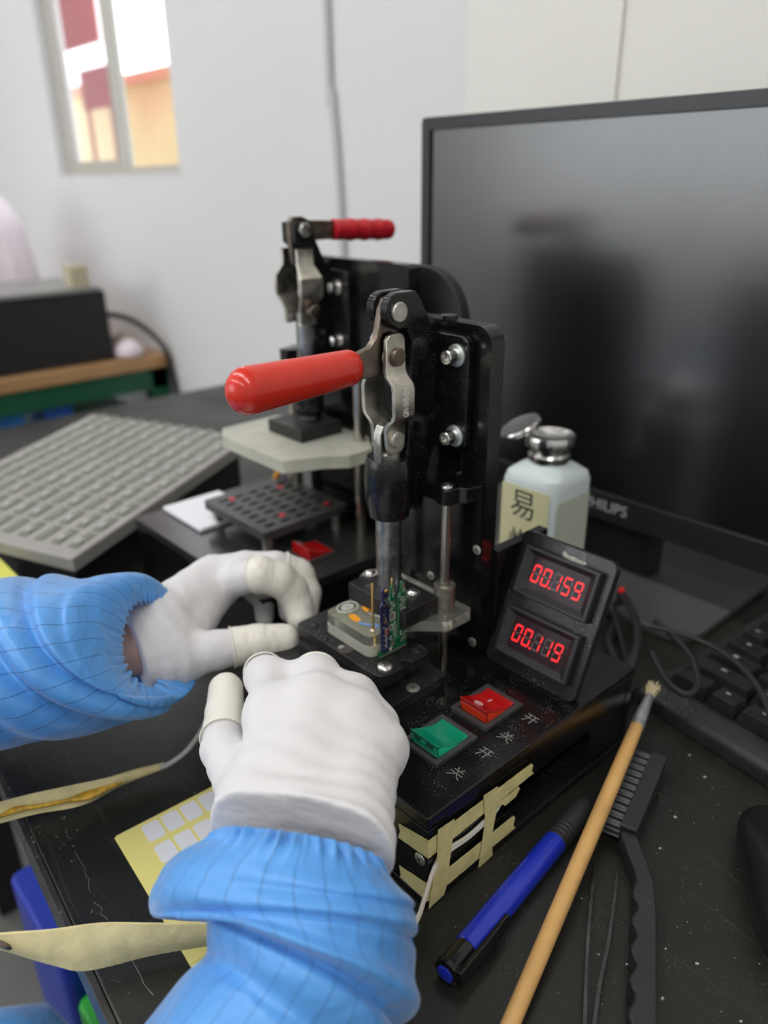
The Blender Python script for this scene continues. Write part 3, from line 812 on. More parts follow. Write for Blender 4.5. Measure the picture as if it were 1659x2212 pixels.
def meter(up0, text):
    """panel meter: lower right corner of its frame at height up0 along the panel"""
    W, Hh, D = 45.0, 25.7, 4.6
    o = PO + PL * 8.7 + PU * up0                      # lower right corner, on the panel face
    def P(a, b_, c): return o + PL * a + PU * b_ + PN * c
    mb = MB()
    # outer rounded slab with a bevelled recess
    rings = [(0, 0), (0, D - 0.5), (0.7, D), (1.9, D), (5.6, 1.9)]
    vs = []; fs = []
    for ins, c in rings:
        for (a, b_) in ((0 + ins, 0 + ins * 0.75), (W - ins, 0 + ins * 0.75), (W - ins, Hh - ins * 0.75), (0 + ins, Hh - ins * 0.75)):
            vs.append(P(a, b_, c))
    for i in range(len(rings) - 1):
        for j in range(4):
            k = (j + 1) % 4
            fs.append((i * 4 + j, (i + 1) * 4 + j, (i + 1) * 4 + k, i * 4 + k))
    fs.append((0, 1, 2, 3))
    fr = MB().add(vs, fs).build('panel_meter', M_METER, fx, bevel=0.25, smooth=False)
    fr['label'] = 'black panel meter reading 00.' + text[2:] + ' in red'
    MB().plate([(5.5, 4.1), (W - 5.5, 4.1), (W - 5.5, Hh - 4.1), (5.5, Hh - 4.1)], o + PN * 1.7, PL, PU, PN * 0.25).build('display_window', M_WIN, fr, smooth=False)
    lit, off = MB(), MB()
    dw, dh, step = 4.7, 9.4, 6.25
    x_left = W / 2 + 2.5 * step - 0.5                 # text runs towards -PL
    for i, ch in enumerate(text):
        for sgn, poly in SEGS.items():
            on = sgn in DIG[ch]
            pts = [(x_left - i * step - (p[0] * dw + (p[1] - 0.5) * 0.95), 8.2 + p[1] * dh) for p in poly]
            (lit if on else off).plate(pts, o + PN * 1.98, PL, PU, PN * (0.10 if on else 0.04))
    i = 1
    lit.plate(circle(x_left - 2 * step + 0.65, 8.5, 0.55, 10), o + PN * 1.98, PL, PU, PN * 0.1)
    lit.build('lit_digits', M_SEG, fr, smooth=False)
    off.build('unlit_segments', M_SEGOFF, fr, smooth=False)
meter(40.6, '00159')
meter(7.9, '00119')

# ------ rocker switches
def rocker_switch(x, y, rmat, skirt, label, marks=False):
    ax, ay = 27.3, 22.6
    b_ = MB().plate(rrect(0, ax, 0, ay, 0.6), (x, y, H), (1, 0, 0), (0, 1, 0), (0, 0, 2.0),
                    holes=[rrect(2.6, ax - 2.6, 2.6, ay - 2.6, 0.3)]).build('rocker_switch', M_BEZEL, fx, bevel=0.35)
    b_['label'] = label
    n = 10
    x0, x1, y0, y1 = x + 3.0, x + ax - 3.0, y + 3.0, y + ay - 3.0
    tops = []
    for i in range(n + 1):                            # concave saddle, high edge towards the front
        t = i / n
        zt = H + 8.6 * (1 - t) ** 1.55 + 2.0 * t + 1.3 * max(0, (t - 0.8) / 0.2) * 0.6
        tops.append((x0 + (x1 - x0) * t, zt))
    poly = tops + [(x1, H + 0.3), (x0 + 1.6, H + 0.3)]
    rk = MB().plate(poly, (0, y0, 0), (1, 0, 0), (0, 0, 1), (0, y1 - y0, 0)).build('rocker', rmat, b_, bevel=0.4)
    # paler translucent skirt of the lens: front wall and right wall
    sk_ = MB()
    fn_ = Vector((-(8.6 - 0.3), 0, -1.6)).normalized()
    sk_.plate([(y0 + 0.5, 0.4), (y1 - 0.5, 0.4), (y1 - 0.5, 5.6), (y0 + 0.5, 5.6)], (x0 + 1.6, 0, H + 0.3), (0, 1, 0), Vector((-1.6, 0, 8.3)).normalized(), fn_ * 0.12)
    sk_.plate([(x0 + 2.0, H + 0.4), (x1 - 0.4, H + 0.4), (x1 - 0.4, H + 1.5)] + [(x0 + (x1 - x0) * t, H - 0.9 + 8.6 * (1 - t) ** 1.55 + 2.0 * t) for t in np.linspace(0.9, 0.12, 8)] + [(x0 + 1.4, H + 5.4)], (0, y0, 0), (1, 0, 0), (0, 0, 1), (0, -0.12, 0))
    sk_.build('lens_skirt', skirt, rk, smooth=False)
    # grip ribs across the saddle
    mb = MB()
    m_ribs = 15
    for i in range(m_ribs):
        t = 0.34 + 0.62 * i / (m_ribs - 1)
        zt = H + 8.6 * (1 - t) ** 1.55 + 2.0 * t + 1.3 * max(0, (t - 0.8) / 0.2) * 0.6
        xx = x0 + (x1 - x0) * t
        mb.cyl((xx, y0 + 1.2, zt), (xx, y1 - 1.2, zt), 0.3, 6)
    mb.build('grip_ribs', rmat, rk)
    if marks:
        yc = (y0 + y1) / 2
        t = 0.22; zt = H + 8.6 * (1 - t) ** 1.55 + 2.0 * t
        mb = MB(); mb.tube([(x0 + (x1 - x0) * t + 1.5 * math.cos(a) , yc + 2.1 * math.sin(a), zt + 0.35 - 0.52 * 1.5 * math.cos(a)) for a in np.linspace(0, 2 * math.pi, 20, endpoint=False)], 0.15, 5, closed=True)
        t = 0.60; zt = H + 8.6 * (1 - t) ** 1.55 + 2.0 * t
        mb.cyl((x0 + (x1 - x0) * t - 1.3, yc, zt + 0.75), (x0 + (x1 - x0) * t + 1.6, yc, zt + 0.15), 0.2, 6)
        mb.build('on_off_marks', M_WHITE, rk)
    else:
        mb = MB()                                     # clear front wall with two dark windows behind
        for ya in (y0 + 2.0, y1 - 6.6):
            mb.plate([(0, 0), (4.6, 0), (4.6, 2.6), (0, 2.6)], (x0 + 0.25, ya, H + 5.0), (0, 1, 0), Vector((-0.19, 0, 1)).normalized(), (-0.12, 0, 0))
        mb.build('inner_windows', mat('dark_green_inside', (0.004, 0.12, 0.07), 0.3), rk, smooth=False)
rocker_switch(23.3, 18.2, M_GREEN, mat('pale_green_lens', (0.012, 0.60, 0.34), 0.2, trans=0.1, coat=0.3), 'green rocker switch')
rocker_switch(57.3, 19.2, M_REDR, mat('orange_red_lens', (0.86, 0.055, 0.012), 0.2, trans=0.1, coat=0.3), 'red rocker switch', marks=True)

# engraved characters beside the switches (single-stroke plotter lettering)
def strokes(cx, cy, kind):
    """cx, cy: middle; writing runs along -Y, letter top towards +X"""
    K = {'open': [[(-3.0, 2.6), (3.0, 2.7)], [(-3.4, 0.2), (3.4, 0.3)], [(1.4, 2.7), (1.3, -3.2)], [(-1.2, 2.6), (-1.3, -0.4), (-2.6, -3.3)]],
         'shut': [[(-1.6, 3.3), (-0.8, 1.9)], [(1.5, 3.4), (0.7, 1.9)], [(-2.6, 1.3), (2.6, 1.4)], [(-3.4, -0.5), (3.4, -0.4)], [(0.1, 1.4), (-0.3, -0.9), (-3.2, -3.3)], [(0.3, -0.6), (1.6, -2.2), (3.4, -3.2)]]}[kind]
    mb = MB()
    for st in K:
        st3 = [(cx + b_, cy - a, H + 0.02) for a, b_ in st]
        for p, q in zip(st3[:-1], st3[1:]):
            p, q = Vector(p), Vector(q)
            d = (q - p).normalized(); n_ = Vector((-d.y, d.x, 0)) * 0.24
            mb.obox((p + q) / 2, (q - p) / 2 + d * 0.1, n_, (0, 0, 0.03))
    return mb
strokes(28.2, 10.3, 'shut').build('engraved_character', M_ENGR, fx, smooth=False)
strokes(46.6, 10.5, 'open').build('engraved_character', M_ENGR, fx, smooth=False)
strokes(62.2, 10.8, 'shut').build('engraved_character', M_ENGR, fx, smooth=False)
strokes(80.4, 11.2, 'open').build('engraved_character', M_ENGR, fx, smooth=False)

# ------ masking tape on the near corner
def torn(pts, seed):
    """roughen the listed outline a little"""
    r3 = random.Random(seed); out = []
    for (p, q) in zip(pts, pts[1:] + pts[:1]):
        n_ = max(2, int(math.dist(p, q) / 1.4))
        for i in range(n_):
            t = i / n_
            out.append((p[0] + (q[0] - p[0]) * t + r3.uniform(-.12, .12), p[1] + (q[1] - p[1]) * t + r3.uniform(-.12, .12)))
    return out
def side_tape(pts, y, seed):
    MB().plate(torn(pts, seed), (0, y, 0), (1, 0, 0), (0, 0, 1), (0, -0.12, 0)).build('masking_tape', M_TAPE, fx, smooth=False)
def corner_tape(zs_side, zs_front, x_end, y_end, seed):
    """one strip bent round the corner: front leg on x = 0, side leg on y = 0"""
    mb = MB()
    mb.plate(torn([(-0.3, zs_side[0]), (x_end, zs_side[2]), (x_end + 1.5, zs_side[2] - 2), (x_end + 0.6, zs_side[3] + 2.5), (x_end + 2.4, zs_side[3]), (-0.3, zs_side[1])], seed), (0, -0.72, 0), (1, 0, 0), (0, 0, 1), (0, -0.12, 0))
    mb.plate(torn([(-0.7, zs_side[0]), (y_end, zs_front[0]), (y_end - 0.8, (zs_front[0] + zs_front[1]) / 2), (y_end + 0.4, zs_front[1]), (-0.7, zs_side[1])], seed + 1), (-0.18, 0, 0), (0, 1, 0), (0, 0, 1), (-0.12, 0, 0))
    mb.build('masking_tape', M_TAPE, fx, smooth=False)
corner_tape((39.3, 29.2, 38.6, 31.4), (35.2, 26.8), 67, 17.2, 11)
corner_tape((14.8, 4.5, 14.2, 5.2), (11.0, 1.4), 56, 16.8, 21)
side_tape([(4.6, 42.2), (14.4, 41.4), (13.4, 28), (11.6, 14), (10.6, 4.6), (9, 1.4), (-0.3, 0.5), (1.8, 14), (4.2, 28)], -1.35, 31)
side_tape([(32.6, 42.0), (42.4, 41.2), (42.6, 28), (40.2, 14), (41.4, 0.8), (36, 0.1), (31.6, 0.2), (33.4, 14), (34.6, 28)], -1.35, 41)
side_tape([(43, 30.4), (52, 30.2), (58, 30.6), (59.4, 28.6), (56.6, 25.4), (49, 25), (47.4, 27.2), (44, 27)], -0.86, 51)
screw(fx, (0.2, 4.6, 24.4), (-1, 0, 0), 3.0, M_PIN, 0.7, name='countersunk_screw')

# the cream cable tucked under the tape strips
mb = MB()
p1 = catmull([(48.5, 3.5, 26.6), (45.5, 0.2, 26.4), (38, -0.25, 24.0), (25, -0.3, 22.6), (14.5, -0.25, 23.4), (7, -0.4, 22.6), (1.5, -1.6, 20.4), (-6, -5, 16.5), (-16, -9, 12), (-28, -8, 6), (-42, 2, 3), (-52, 14, 1.6)], 8)
mb.tube(p1, 1.0, 10)
p2 = [(p[0] + 0.2, p[1] - 0.1, p[2] + 1.7 + 0.4 * math.sin(i * 0.2)) for i, p in enumerate(p1)]
mb.tube(p2, 0.8, 10)
tag(mb.build('cable', M_CREAM), 'cream twin cable taped to the near corner of the black fixture', 'cable')

# ------ circuit boards standing in the clamp
def pcb_outline(x0, x1, zt, xs, zsh, z0):
    return [(x0, z0), (x1, z0), (x1, zsh - 3), (x1, zsh + 2), (x1 - 1.0, zt - 0.8), (x1 - 1.6, zt), (xs + 0.5, zt), (xs, zt - 0.8), (xs - 0.1, zsh), (x0, zsh - 2.6)]
gb_ = MB()
gout = [(41.6, 69.9), (59.9, 69.9), (59.9, 97.5), (59.4, 100.5), (58.8, 106.4), (58.2, 107.2), (57.0, 107.2), (56.4, 106.4), (56.2, 101.2), (54.9, 98.8), (54.9, 77.2), (53.0, 76.2),
        (53.0, 97.6), (52.7, 100.4), (52.2, 106.2), (51.5, 107.1), (50.3, 107.1), (49.8, 106.3), (49.4, 101.4), (48.0, 98.9), (48.0, 76.2), (45.8, 76.2), (45.6, 73.6), (41.6, 73.2)]
gb_.plate(gout, (0, 75.4, 0), (1, 0, 0), (0, 0, 1), (0, 1.3, 0))
gbo = tag(gb_.build('circuit_board', M_PCBG, bevel=0.1, smooth=False), 'green two-pronged circuit board standing upright at the clear acrylic block', 'circuit board')
YF = 75.38
def rect_on(mb, x0, x1, z0, z1, h=0.05, y=YF):
    mb.box(x0, x1, y - h, y, z0, z1)
def outline_on(mb, x0, x1, z0, z1, w_=0.22):
    rect_on(mb, x0, x1, z0, z0 + w_); rect_on(mb, x0, x1, z1 - w_, z1)
    rect_on(mb, x0, x0 + w_, z0, z1); rect_on(mb, x1 - w_, x1, z0, z1)
silk, pad = MB(), MB()
for bx in (48.2, 55.1):
    outline_on(silk, bx + 0.5, bx + 4.0, 88.2, 92.6, 0.35)
    rect_on(pad, bx + 1.0, bx + 3.5, 88.8, 92.0)
    outline_on(silk, bx + 0.3, bx + 2.4, 82.8, 86.2, 0.25)
    for i in range(2):
        for j in range(2):
            rect_on(pad, bx + 0.7 + i * 0.85, bx + 1.2 + i * 0.85, 83.4 + j * 1.3, 84.2 + j * 1.3)
    outline_on(silk, bx + 2.9, bx + 4.4, 79.5, 86.8, 0.22)
    for i in range(3):
        outline_on(silk, bx + 0.5 + (i % 2) * 1.9, bx + 2.1 + (i % 2) * 1.9, 93.6 + i * 1.9, 95.2 + i * 1.9, 0.2)
        rect_on(pad, bx + 2.7 - (i % 2) * 1.6, bx + 3.5 - (i % 2) * 1.6, 93.8 + i * 1.9, 95.0 + i * 1.9)
    rect_on(pad, bx + 1.9, bx + 3.2, 103.8, 106.3)
    rect_on(silk, bx + 2.4, bx + 2.65, 101.0, 103.3); rect_on(silk, bx + 2.4, bx + 3.6, 103.0, 103.3); rect_on(silk, bx + 3.4, bx + 3.6, 102.0, 103.2)
    silk.tube([(bx + 1.2 + 0.75 * math.cos(a), YF - 0.02, 78.6 + 0.9 * math.sin(a)) for a in np.linspace(0.7, 5.6, 12)], 0.13, 5)
    for i in range(3):
        rect_on(pad, bx + 1.3 + i * 1.0, bx + 1.9 + i * 1.0, 75.2, 77.2)
    rect_on(silk, bx + 3.6, bx + 3.8, 76, 79)
pad.plate([(45.4, 72.6), (51.5, 73.6), (52.0, 74.6), (51, 75.0), (45.4, 74.2)], (0, YF, 0), (1, 0, 0), (0, 0, 1), (0, -0.05, 0))
pad.plate([(55.6, 73.4), (59.8, 74.2), (59.8, 75.6), (55.8, 74.8)], (0, YF, 0), (1, 0, 0), (0, 0, 1), (0, -0.05, 0))
rect_on(pad, 42.0, 59.8, 69.95, 70.7)
silk.plate([(47.2, 73.0), (50.4, 73.0), (48.8, 71.2)], (0, YF - 0.06, 0), (1, 0, 0), (0, 0, 1), (0, -0.05, 0))
silk.build('white_print', M_SILK, gbo, smooth=False)
pad.build('solder_pads', M_TIN, gbo, smooth=False)
# dark blue populated strip in front
bb = MB()
bb.plate([(42.4, 73.4), (47.2, 73.4), (47.5, 97.2), (46.8, 100.5), (46.2, 106.5), (45.4, 108.6), (43.6, 108.8), (43.0, 107.6), (43.3, 101.6), (41.9, 99.4)], (0, 74.0, 0), (1, 0, 0), (0, 0, 1), (0, 1.2, 0))
bbo = tag(bb.build('circuit_board', M_PCBB, bevel=0.1, smooth=False), 'dark blue populated circuit strip with gold contact, beside the green board', 'circuit board')
MB().lathe((44.9, 73.9, 107.2), (0, -1, 0), [(0, 1.25), (0.5, 1.25), (0.8, 0.8), (0.82, 0.02)], 16).build('gold_contact', M_GOLD, bbo)
cp, cd = MB(), MB()
r4 = random.Random(5)
for i in range(30):
    x_ = 42.8 + r4.random() * 3.6; z_ = 86.5 + r4.random() * 17
    if z_ > 100 and x_ < 43.8: continue
    w_, h_ = r4.uniform(0.3, 0.7), r4.uniform(0.3, 0.9)
    (cp if i % 2 else cd).box(x_, x_ + w_, 73.2, 74.0, z_, z_ + h_)
for i in range(12):
    x_ = 42.9 + (i % 3) * 1.4; z_ = 75 + (i // 3) * 2.6
    cp.box(x_, x_ + 0.7, 73.85, 74.0, z_, z_ + 0.5)
cp.build('tinned_components', M_TIN, bbo, smooth=False)
cd.build('dark_components', M_CHIP, bbo, smooth=False)
MB().box(43.3, 45.4, 72.9, 74.0, 84.2, 87.0).build('metal_can', M_CHROME, bbo, bevel=0.15)
sk = MB(); YF = 73.98
outline_on(sk, 42.6, 44.6, 89.2, 92.6, 0.18); outline_on(sk, 44.9, 46.9, 89.2, 92.6, 0.18)
for z_ in (76.6, 79.4, 82.0):
    sk.tube([(45.0 + 0.6 * math.cos(a), 73.95, z_ + 0.7 * math.sin(a)) for a in np.linspace(0.4, 5.2, 10)], 0.13, 5)
sk.build('white_print', M_SILK, bbo, smooth=False)

# ------------------------------------------------------------------ monitor
mon = thing('monitor', (335, 113, 0), 'large black widescreen monitor standing behind the test fixtures', 'monitor')
ML, MR, MBt, MT = 308.0, -81.0, 53.6, 329.2             # left and right edge (y), bottom, top
MB().plate(rrect(MR, ML, MBt, MT, 3, 3), (298, 0, 0), (0, 1, 0), (0, 0, 1), (22, 0, 0),
           holes=[[(MR + 8.6, 74), (ML - 8.6, 74), (ML - 8.6, 320.4), (MR + 8.6, 320.4)]]).build('bezel', M_MONB, mon, bevel=1.2)
MB().box(300.5, 303, MR + 7, ML - 7, 72, 322).build('screen', M_SCREEN, mon)
MB().plate(rrect(MR + 30, ML - 30, 90, 300, 25), (320, 0, 0), (0, 1, 0), (0, 0, 1), (24, 0, 0)).build('back_shell', M_MONB, mon, bevel=3)
MB().box(322, 340, 84, 144, 4, 120).build('stand_neck', M_MONB, mon, bevel=3)
MB().plate(rrect(262, 400, 20, 208, 22), (0, 0, 0), (1, 0, 0), (0, 1, 0), (0, 0, 7)).build('stand_base', mat('grey_stand_base', (0.075, 0.075, 0.075), 0.35), mon, bevel=2)
text_mesh('PHILIPS', 11.5, 'brand_lettering', M_LOGO, mon, (297.9, 113.5, 64.3), (0, -1, 0), (0, 0, 1), 0.1)
for i in range(4):
    MB().box(297.4, 298.2, -44 - i * 9, -40 - i * 9, 62.5, 64.5).build('bezel_button', M_LOGO, mon)

# ------------------------------------------------------------------ keyboard
kd = Vector((-0.143, -0.99, 0)); kp = Vector((0.99, -0.143, 0))
K0 = Vector((189, 14, 0))
kb = thing('keyboard', K0 + kd * 200 + kp * 68, 'dusty black keyboard lying under the monitor, right of the fixture', 'keyboard')
def kslope(v): return 13.0 + 6.0 * v / 136.0
mb = MB()
prof = [(0, 0), (136, 0), (136, 19), (18, 12.6), (4, 11.6), (1.0, 9.5), (0, 7)]
mb.plate(prof, K0, kp, (0, 0, 1), kd * 402)
bm_ = mb.build('case', M_KEYB, kb, bevel=1.2)
def key_mesh(w):
    mb = MB()
    h0, h1, t = w / 2 - 0.7, w / 2 - 2.6, 7.4
    v0 = 7.3; v1 = 5.6
    vs = []
    for hw, hv, z in ((h0, v0, 0), (h0 - 0.3, v0 - 0.3, 2.5), (h1, v1, t), (h1 - 0.5, v1 - 0.5, t + 0.15)):
        for a, b_ in ((-1, -1), (1, -1), (1, 1), (-1, 1)):
            vs.append(kd * (a * hw) + kp * (b_ * hv) + Vector((0, 0, z)))
    fs = [(3, 2, 1, 0)]
    for i in range(3):
        for j in range(4):
            k = (j + 1) % 4
            fs.append((i * 4 + j, i * 4 + k, i * 4 + 4 + k, i * 4 + 4 + j))
    fs.append((12, 13, 14, 15))
    return mb.add(vs, fs)
protos = {}
PITCH = 17.1
leg = MB()
rows = [([1.0] * 22, 112), ([1.0] * 13 + [2.0] + [1.0] * 7, 92), ([1.5] + [1.0] * 12 + [1.5] + [1.0] * 7, 75), ([1.8] + [1.0] * 11 + [2.2] + [1.0] * 7, 58), ([2.3] + [1.0] * 10 + [2.7] + [1.0] * 7, 41), ([1.4, 1.1, 1.4, 5.6, 1.4, 1.1, 1.4] + [1.0] * 7, 24)]
r5 = random.Random(9)
for ws, v in rows:
    u = 8.0
    for w in ws:
        if u + w * PITCH > 398: break
        c = K0 + kd * (u + w * PITCH / 2) + kp * v + Vector((0, 0, kslope(v) - 0.6))
        if w not in protos:
            protos[w] = key_mesh(w * PITCH)
            mbk = MB(); mbk.add([Vector(p) + c for p in protos[w].v], protos[w].f)
            protos[w] = mbk.build('key', M_KEY, kb, origin=c, smooth=False)
        else:
            dup(protos[w], kb, c)
        s_ = r5.uniform(1.4, 2.4)
        leg.obox(c + Vector((0, 0, 7.62)) + kd * (-1.6 + r5.uniform(-.5, .5)) + kp * 1.6, kd * s_ * 0.8, kp * s_ * 0.55, (0, 0, 0.04))
        u += w * PITCH
leg.build('key_legends', mat('worn_legend_print', (0.26, 0.25, 0.23), 0.6, vary=0.5, vscale=100), kb, smooth=False)

# ------------------------------------------------------------------ cables between fixture and keyboard
def cable(name, pts, r, m_, label, cat='cable', n=8):
    return tag(MB().tube(catmull(pts, 7), r, n).build(name, m_), label, cat)
cable('cable', [(160, 40, 28), (170, 30, 16), (185, 20, 7), (196, 22, 4), (215, 44, 3), (232, 60, 3), (258, 70, 3)], 3.2, M_BLACKC, 'thick black cable curving from behind the meter panel')
cable('cable', [(258.2, 68.8, 24.0), (233.5, 45.5, 28.0), (206.0, 26.7, 30.0), (182.6, 17.4, 26.0), (178, 18, 12), (170, 24, 4)], 2.6, M_BLACKC, 'black cable hanging over the keyboard corner beside the panel')
cable('cable', [(230.3, 29.8, 33.0), (221.7, 12.6, 33.0), (208.6, -6.1, 32.0), (191.8, -18.5, 30.0), (179.2, -19.2, 30.0), (179.7, -9.5, 30.0), (188.2, 2.4, 31.0), (198.1, 13.2, 32.0)], 1.9, M_BLACKC, 'thin black cable looped over the keyboard keys')
cable('cable', [(219.3, 26.8, 35.0), (228.1, 8.7, 33.0), (229.5, -9.5, 32.0), (222.1, -28.1, 32.0), (209.9, -44.0, 31.0), (190.9, -59.8, 29.0)], 1.7, M_BLACKC, 'thin black cable lying across the keyboard towards the mouse')
t = thing('indicator_plug', (258.7, 70.4, 26.0), 'small plug with a red tip behind the meter panel', 'plug')
c0 = Vector((258.7, 70.4, 26.0))
MB().lathe(c0, (0.2, 0.1, 1), [(-9, 2.6), (-2, 2.6), (-1, 2.2)], 14).build('plug_body', M_BLACKC, t)
MB().lathe(c0, (0.2, 0.1, 1), [(-1, 2.2), (1.5, 2.2), (2.6, 1.2), (2.8, 0.1)], 14).build('red_tip', mat('red_lens', (0.8, 0.02, 0.02), 0.3), t)
MB().tube(catmull([c0 + Vector((-1.8, -0.9, -9)), c0 + Vector((0, 4, -15)), (206, 30, 5), (200, 44, 2.4), (170, 52, 2.4)], 6), 1.8, 8).build('lead', M_BLACKC, t)

# ------------------------------------------------------------------ solvent bottle
bt = thing('solvent_bottle', (217, 109, 0), 'milky white square pump bottle with yellow label and steel cap', 'bottle')
BX, BYc, hb = 217.0, 109.0, 21.0
mb = MB()
rings = [(0, 19.8, 5), (2, 21, 6), (110, 21, 6), (115, 20, 7), (119, 16, 10), (121, 12.5, 11), (127, 11.5, 11)]
vs = []; fs = []; nper = None
for z, hw, rr in rings:
    ol = rrect(BX - hw, BX + hw, BYc - hw, BYc + hw, min(rr, hw * 0.95), 5)
    nper = len(ol)
    vs += [(p[0], p[1], z) for p in ol]
for i in range(len(rings) - 1):
    for j in range(nper):
        k = (j + 1) % nper
        fs.append((i * nper + j, i * nper + k, (i + 1) * nper + k, (i + 1) * nper + j))
fs.append(tuple(reversed(range(nper)))); fs.append(tuple(range((len(rings) - 1) * nper, len(rings) * nper)))
mb.add(vs, fs).build('body', M_BOTT, bt)
MB().plate(rrect(BYc - 18, BYc + 19, 20, 108, 1), (BX - 21.2, 0, 0), (0, 1, 0), (0, 0, 1), (-0.2, 0, 0)).build('label', M_LABEL, bt)
MB().plate(rrect(BX - 17, BX + 17, 20, 102, 1), (0, BYc - 21.2, 0), (1, 0, 0), (0, 0, 1), (0, -0.2, 0)).build('label', mat('faded_label', (0.50, 0.54, 0.44), 0.6), bt)
text_mesh('易', 21, 'label_character', M_INK, bt, (BX - 21.5, BYc + 1.5, 95), (0, -1, 0), (0, 0, 1), 0.05)
text_mesh('燃', 21, 'label_character', M_INK, bt, (BX - 21.5, BYc + 1.5, 68), (0, -1, 0), (0, 0, 1), 0.05)
MB().lathe((BX, BYc, 122), (0, 0, 1), [(0, 13), (4, 13.4), (6, 11.8), (8, 11.8), (10, 15.5), (15, 16), (17, 15.2), (16.2, 13), (14, 9), (13.6, 0.1)], 32).build('pump_dish', M_CHROME, bt)
lid_c = Vector((BX + 4, BYc + 27, 137))
MB().lathe(lid_c, (-0.35, 0.3, 0.9), [(-2, 14), (0.5, 14.4), (1.5, 13.6), (1.2, 11), (0.6, 0.1)], 28).build('flip_lid', M_CHROME, bt)
MB().box(BX, BX + 7, BYc + 11, BYc + 17, 128, 137).build('hinge', M_CHROME, bt, bevel=1)

# ------------------------------------------------------------------ mouse
ms_c = Vector((121, -111, 0)); md = Vector((0.822, 0.569, 0)); mw = Vector((0.569, -0.822, 0))
mouse = thing('computer_mouse', ms_c, 'satin black computer mouse at the right edge of the bench', 'mouse')
vs = []; fs = []; n, mrows = 36, 9
for k in range(mrows + 1):
    t = k / mrows
    for i in range(n):
        a = 2 * math.pi * i / n
        ca, sa = math.cos(a), math.sin(a)
        e = 0.62
        px = math.copysign(abs(ca) ** e, ca); py = math.copysign(abs(sa) ** e, sa)
        shrink = (1 - (max(0, t - 0.25) / 0.75) ** 2.6) ** 0.5 if t < 1 else 0.02
        L_, W_ = 48 * (0.96 + 0.04 * t), 29 * (0.93 + 0.07 * math.sin(t * 3))
        zz = 2 + 29 * t * (1 - 0.25 * px * px - 0.12 * px)
        p = ms_c + md * (px * L_ * shrink) + mw * (py * W_ * shrink) + Vector((0, 0, zz))
        vs.append(p)
for k in range(mrows):
    for i in range(n):
        j = (i + 1) % n
        fs.append((k * n + i, k * n + j, (k + 1) * n + j, (k + 1) * n + i))
fs.append(tuple(reversed(range(n)))); fs.append(tuple(range(mrows * n, (mrows + 1) * n)))
mbm = MB().add(vs, fs)
mo = mbm.build('shell', M_MOUSE, mouse, angle=180)
MB().plate([(p.x, p.y) for p in [ms_c + md * (50 * math.copysign(abs(math.cos(a)) ** 0.62, math.cos(a))) + mw * (27 * math.copysign(abs(math.sin(a)) ** 0.62, math.sin(a))) for a in np.linspace(0, 2 * math.pi, 36, endpoint=False)]], (0, 0, 0), (1, 0, 0), (0, 1, 0), (0, 0, 2.2)).build('foot_plate', M_RUBB, mouse)
MB().lathe(ms_c + md * 28 + Vector((0, 0, 25)), mw, [(-2.5, 6), (-2, 6.6), (2, 6.6), (2.5, 6)], 20).build('scroll_wheel', M_RUBB, mouse)

# ------------------------------------------------------------------ marker pen
pa, pb = Vector((-19.6, -28.9, 5.9)), Vector((97.0, -14.9, 5.4))
pd = (pb - pa).normalized(); plen = (pb - pa).length
pside = Vector((0, 0, 1)).cross(pd).normalized()          # towards +Y
pen = thing('marker_pen', (38, -22, 0), 'blue click marker pen with black grip lying beside the fixture', 'pen')
MB().lathe(pa, pd, [(14.6, 5.0), (15.0, 5.45), (50, 5.55), (84.5, 5.55), (85.2, 5.3)], 28).build('barrel', M_BLUEP, pen)
MB().lathe(pa, pd, [(85, 5.4), (86, 5.75), (87.6, 5.3), (88.6, 5.75), (90.2, 5.3), (91.2, 5.75), (92.8, 5.3), (93.8, 5.75), (95.4, 5.3), (96.4, 5.7), (108, 5.6), (112.5, 5.0), (115.2, 3.9), (116.6, 2.4), (117.2, 0.4)], 28).build('rubber_grip', M_RUBB, pen)
MB().lathe(pa, pd, [(0.6, 4.2), (1.2, 5.4), (3.4, 5.6), (4.2, 5.2), (5, 4.9), (15, 4.9)], 28).build('end_cap', M_BLACKP, pen)
MB().lathe(pa, pd, [(-0.6, 0.2), (-0.4, 2.6), (0.2, 3.6), (1.2, 3.8)], 24).build('click_button', M_BLUEP, pen)
cl = MB()
cd_ = (-pside * 0.94 + Vector((0, 0, 0.35))).normalized()
cn = pd.cross(cd_)
for s0, s1, off, hw, th in ((2.5, 29, 6.9, 2.4, 1.2), (1.2, 5.5, 5.6, 2.6, 2.4), (27, 36, 6.4, 2.0, 1.0)):
    cl.obox(pa + pd * (s0 + s1) / 2 + cd_ * off, pd * (s1 - s0) / 2, cn * hw, cd_ * th)
cl.build('pocket_clip', M_BLACKP, pen, bevel=0.6)

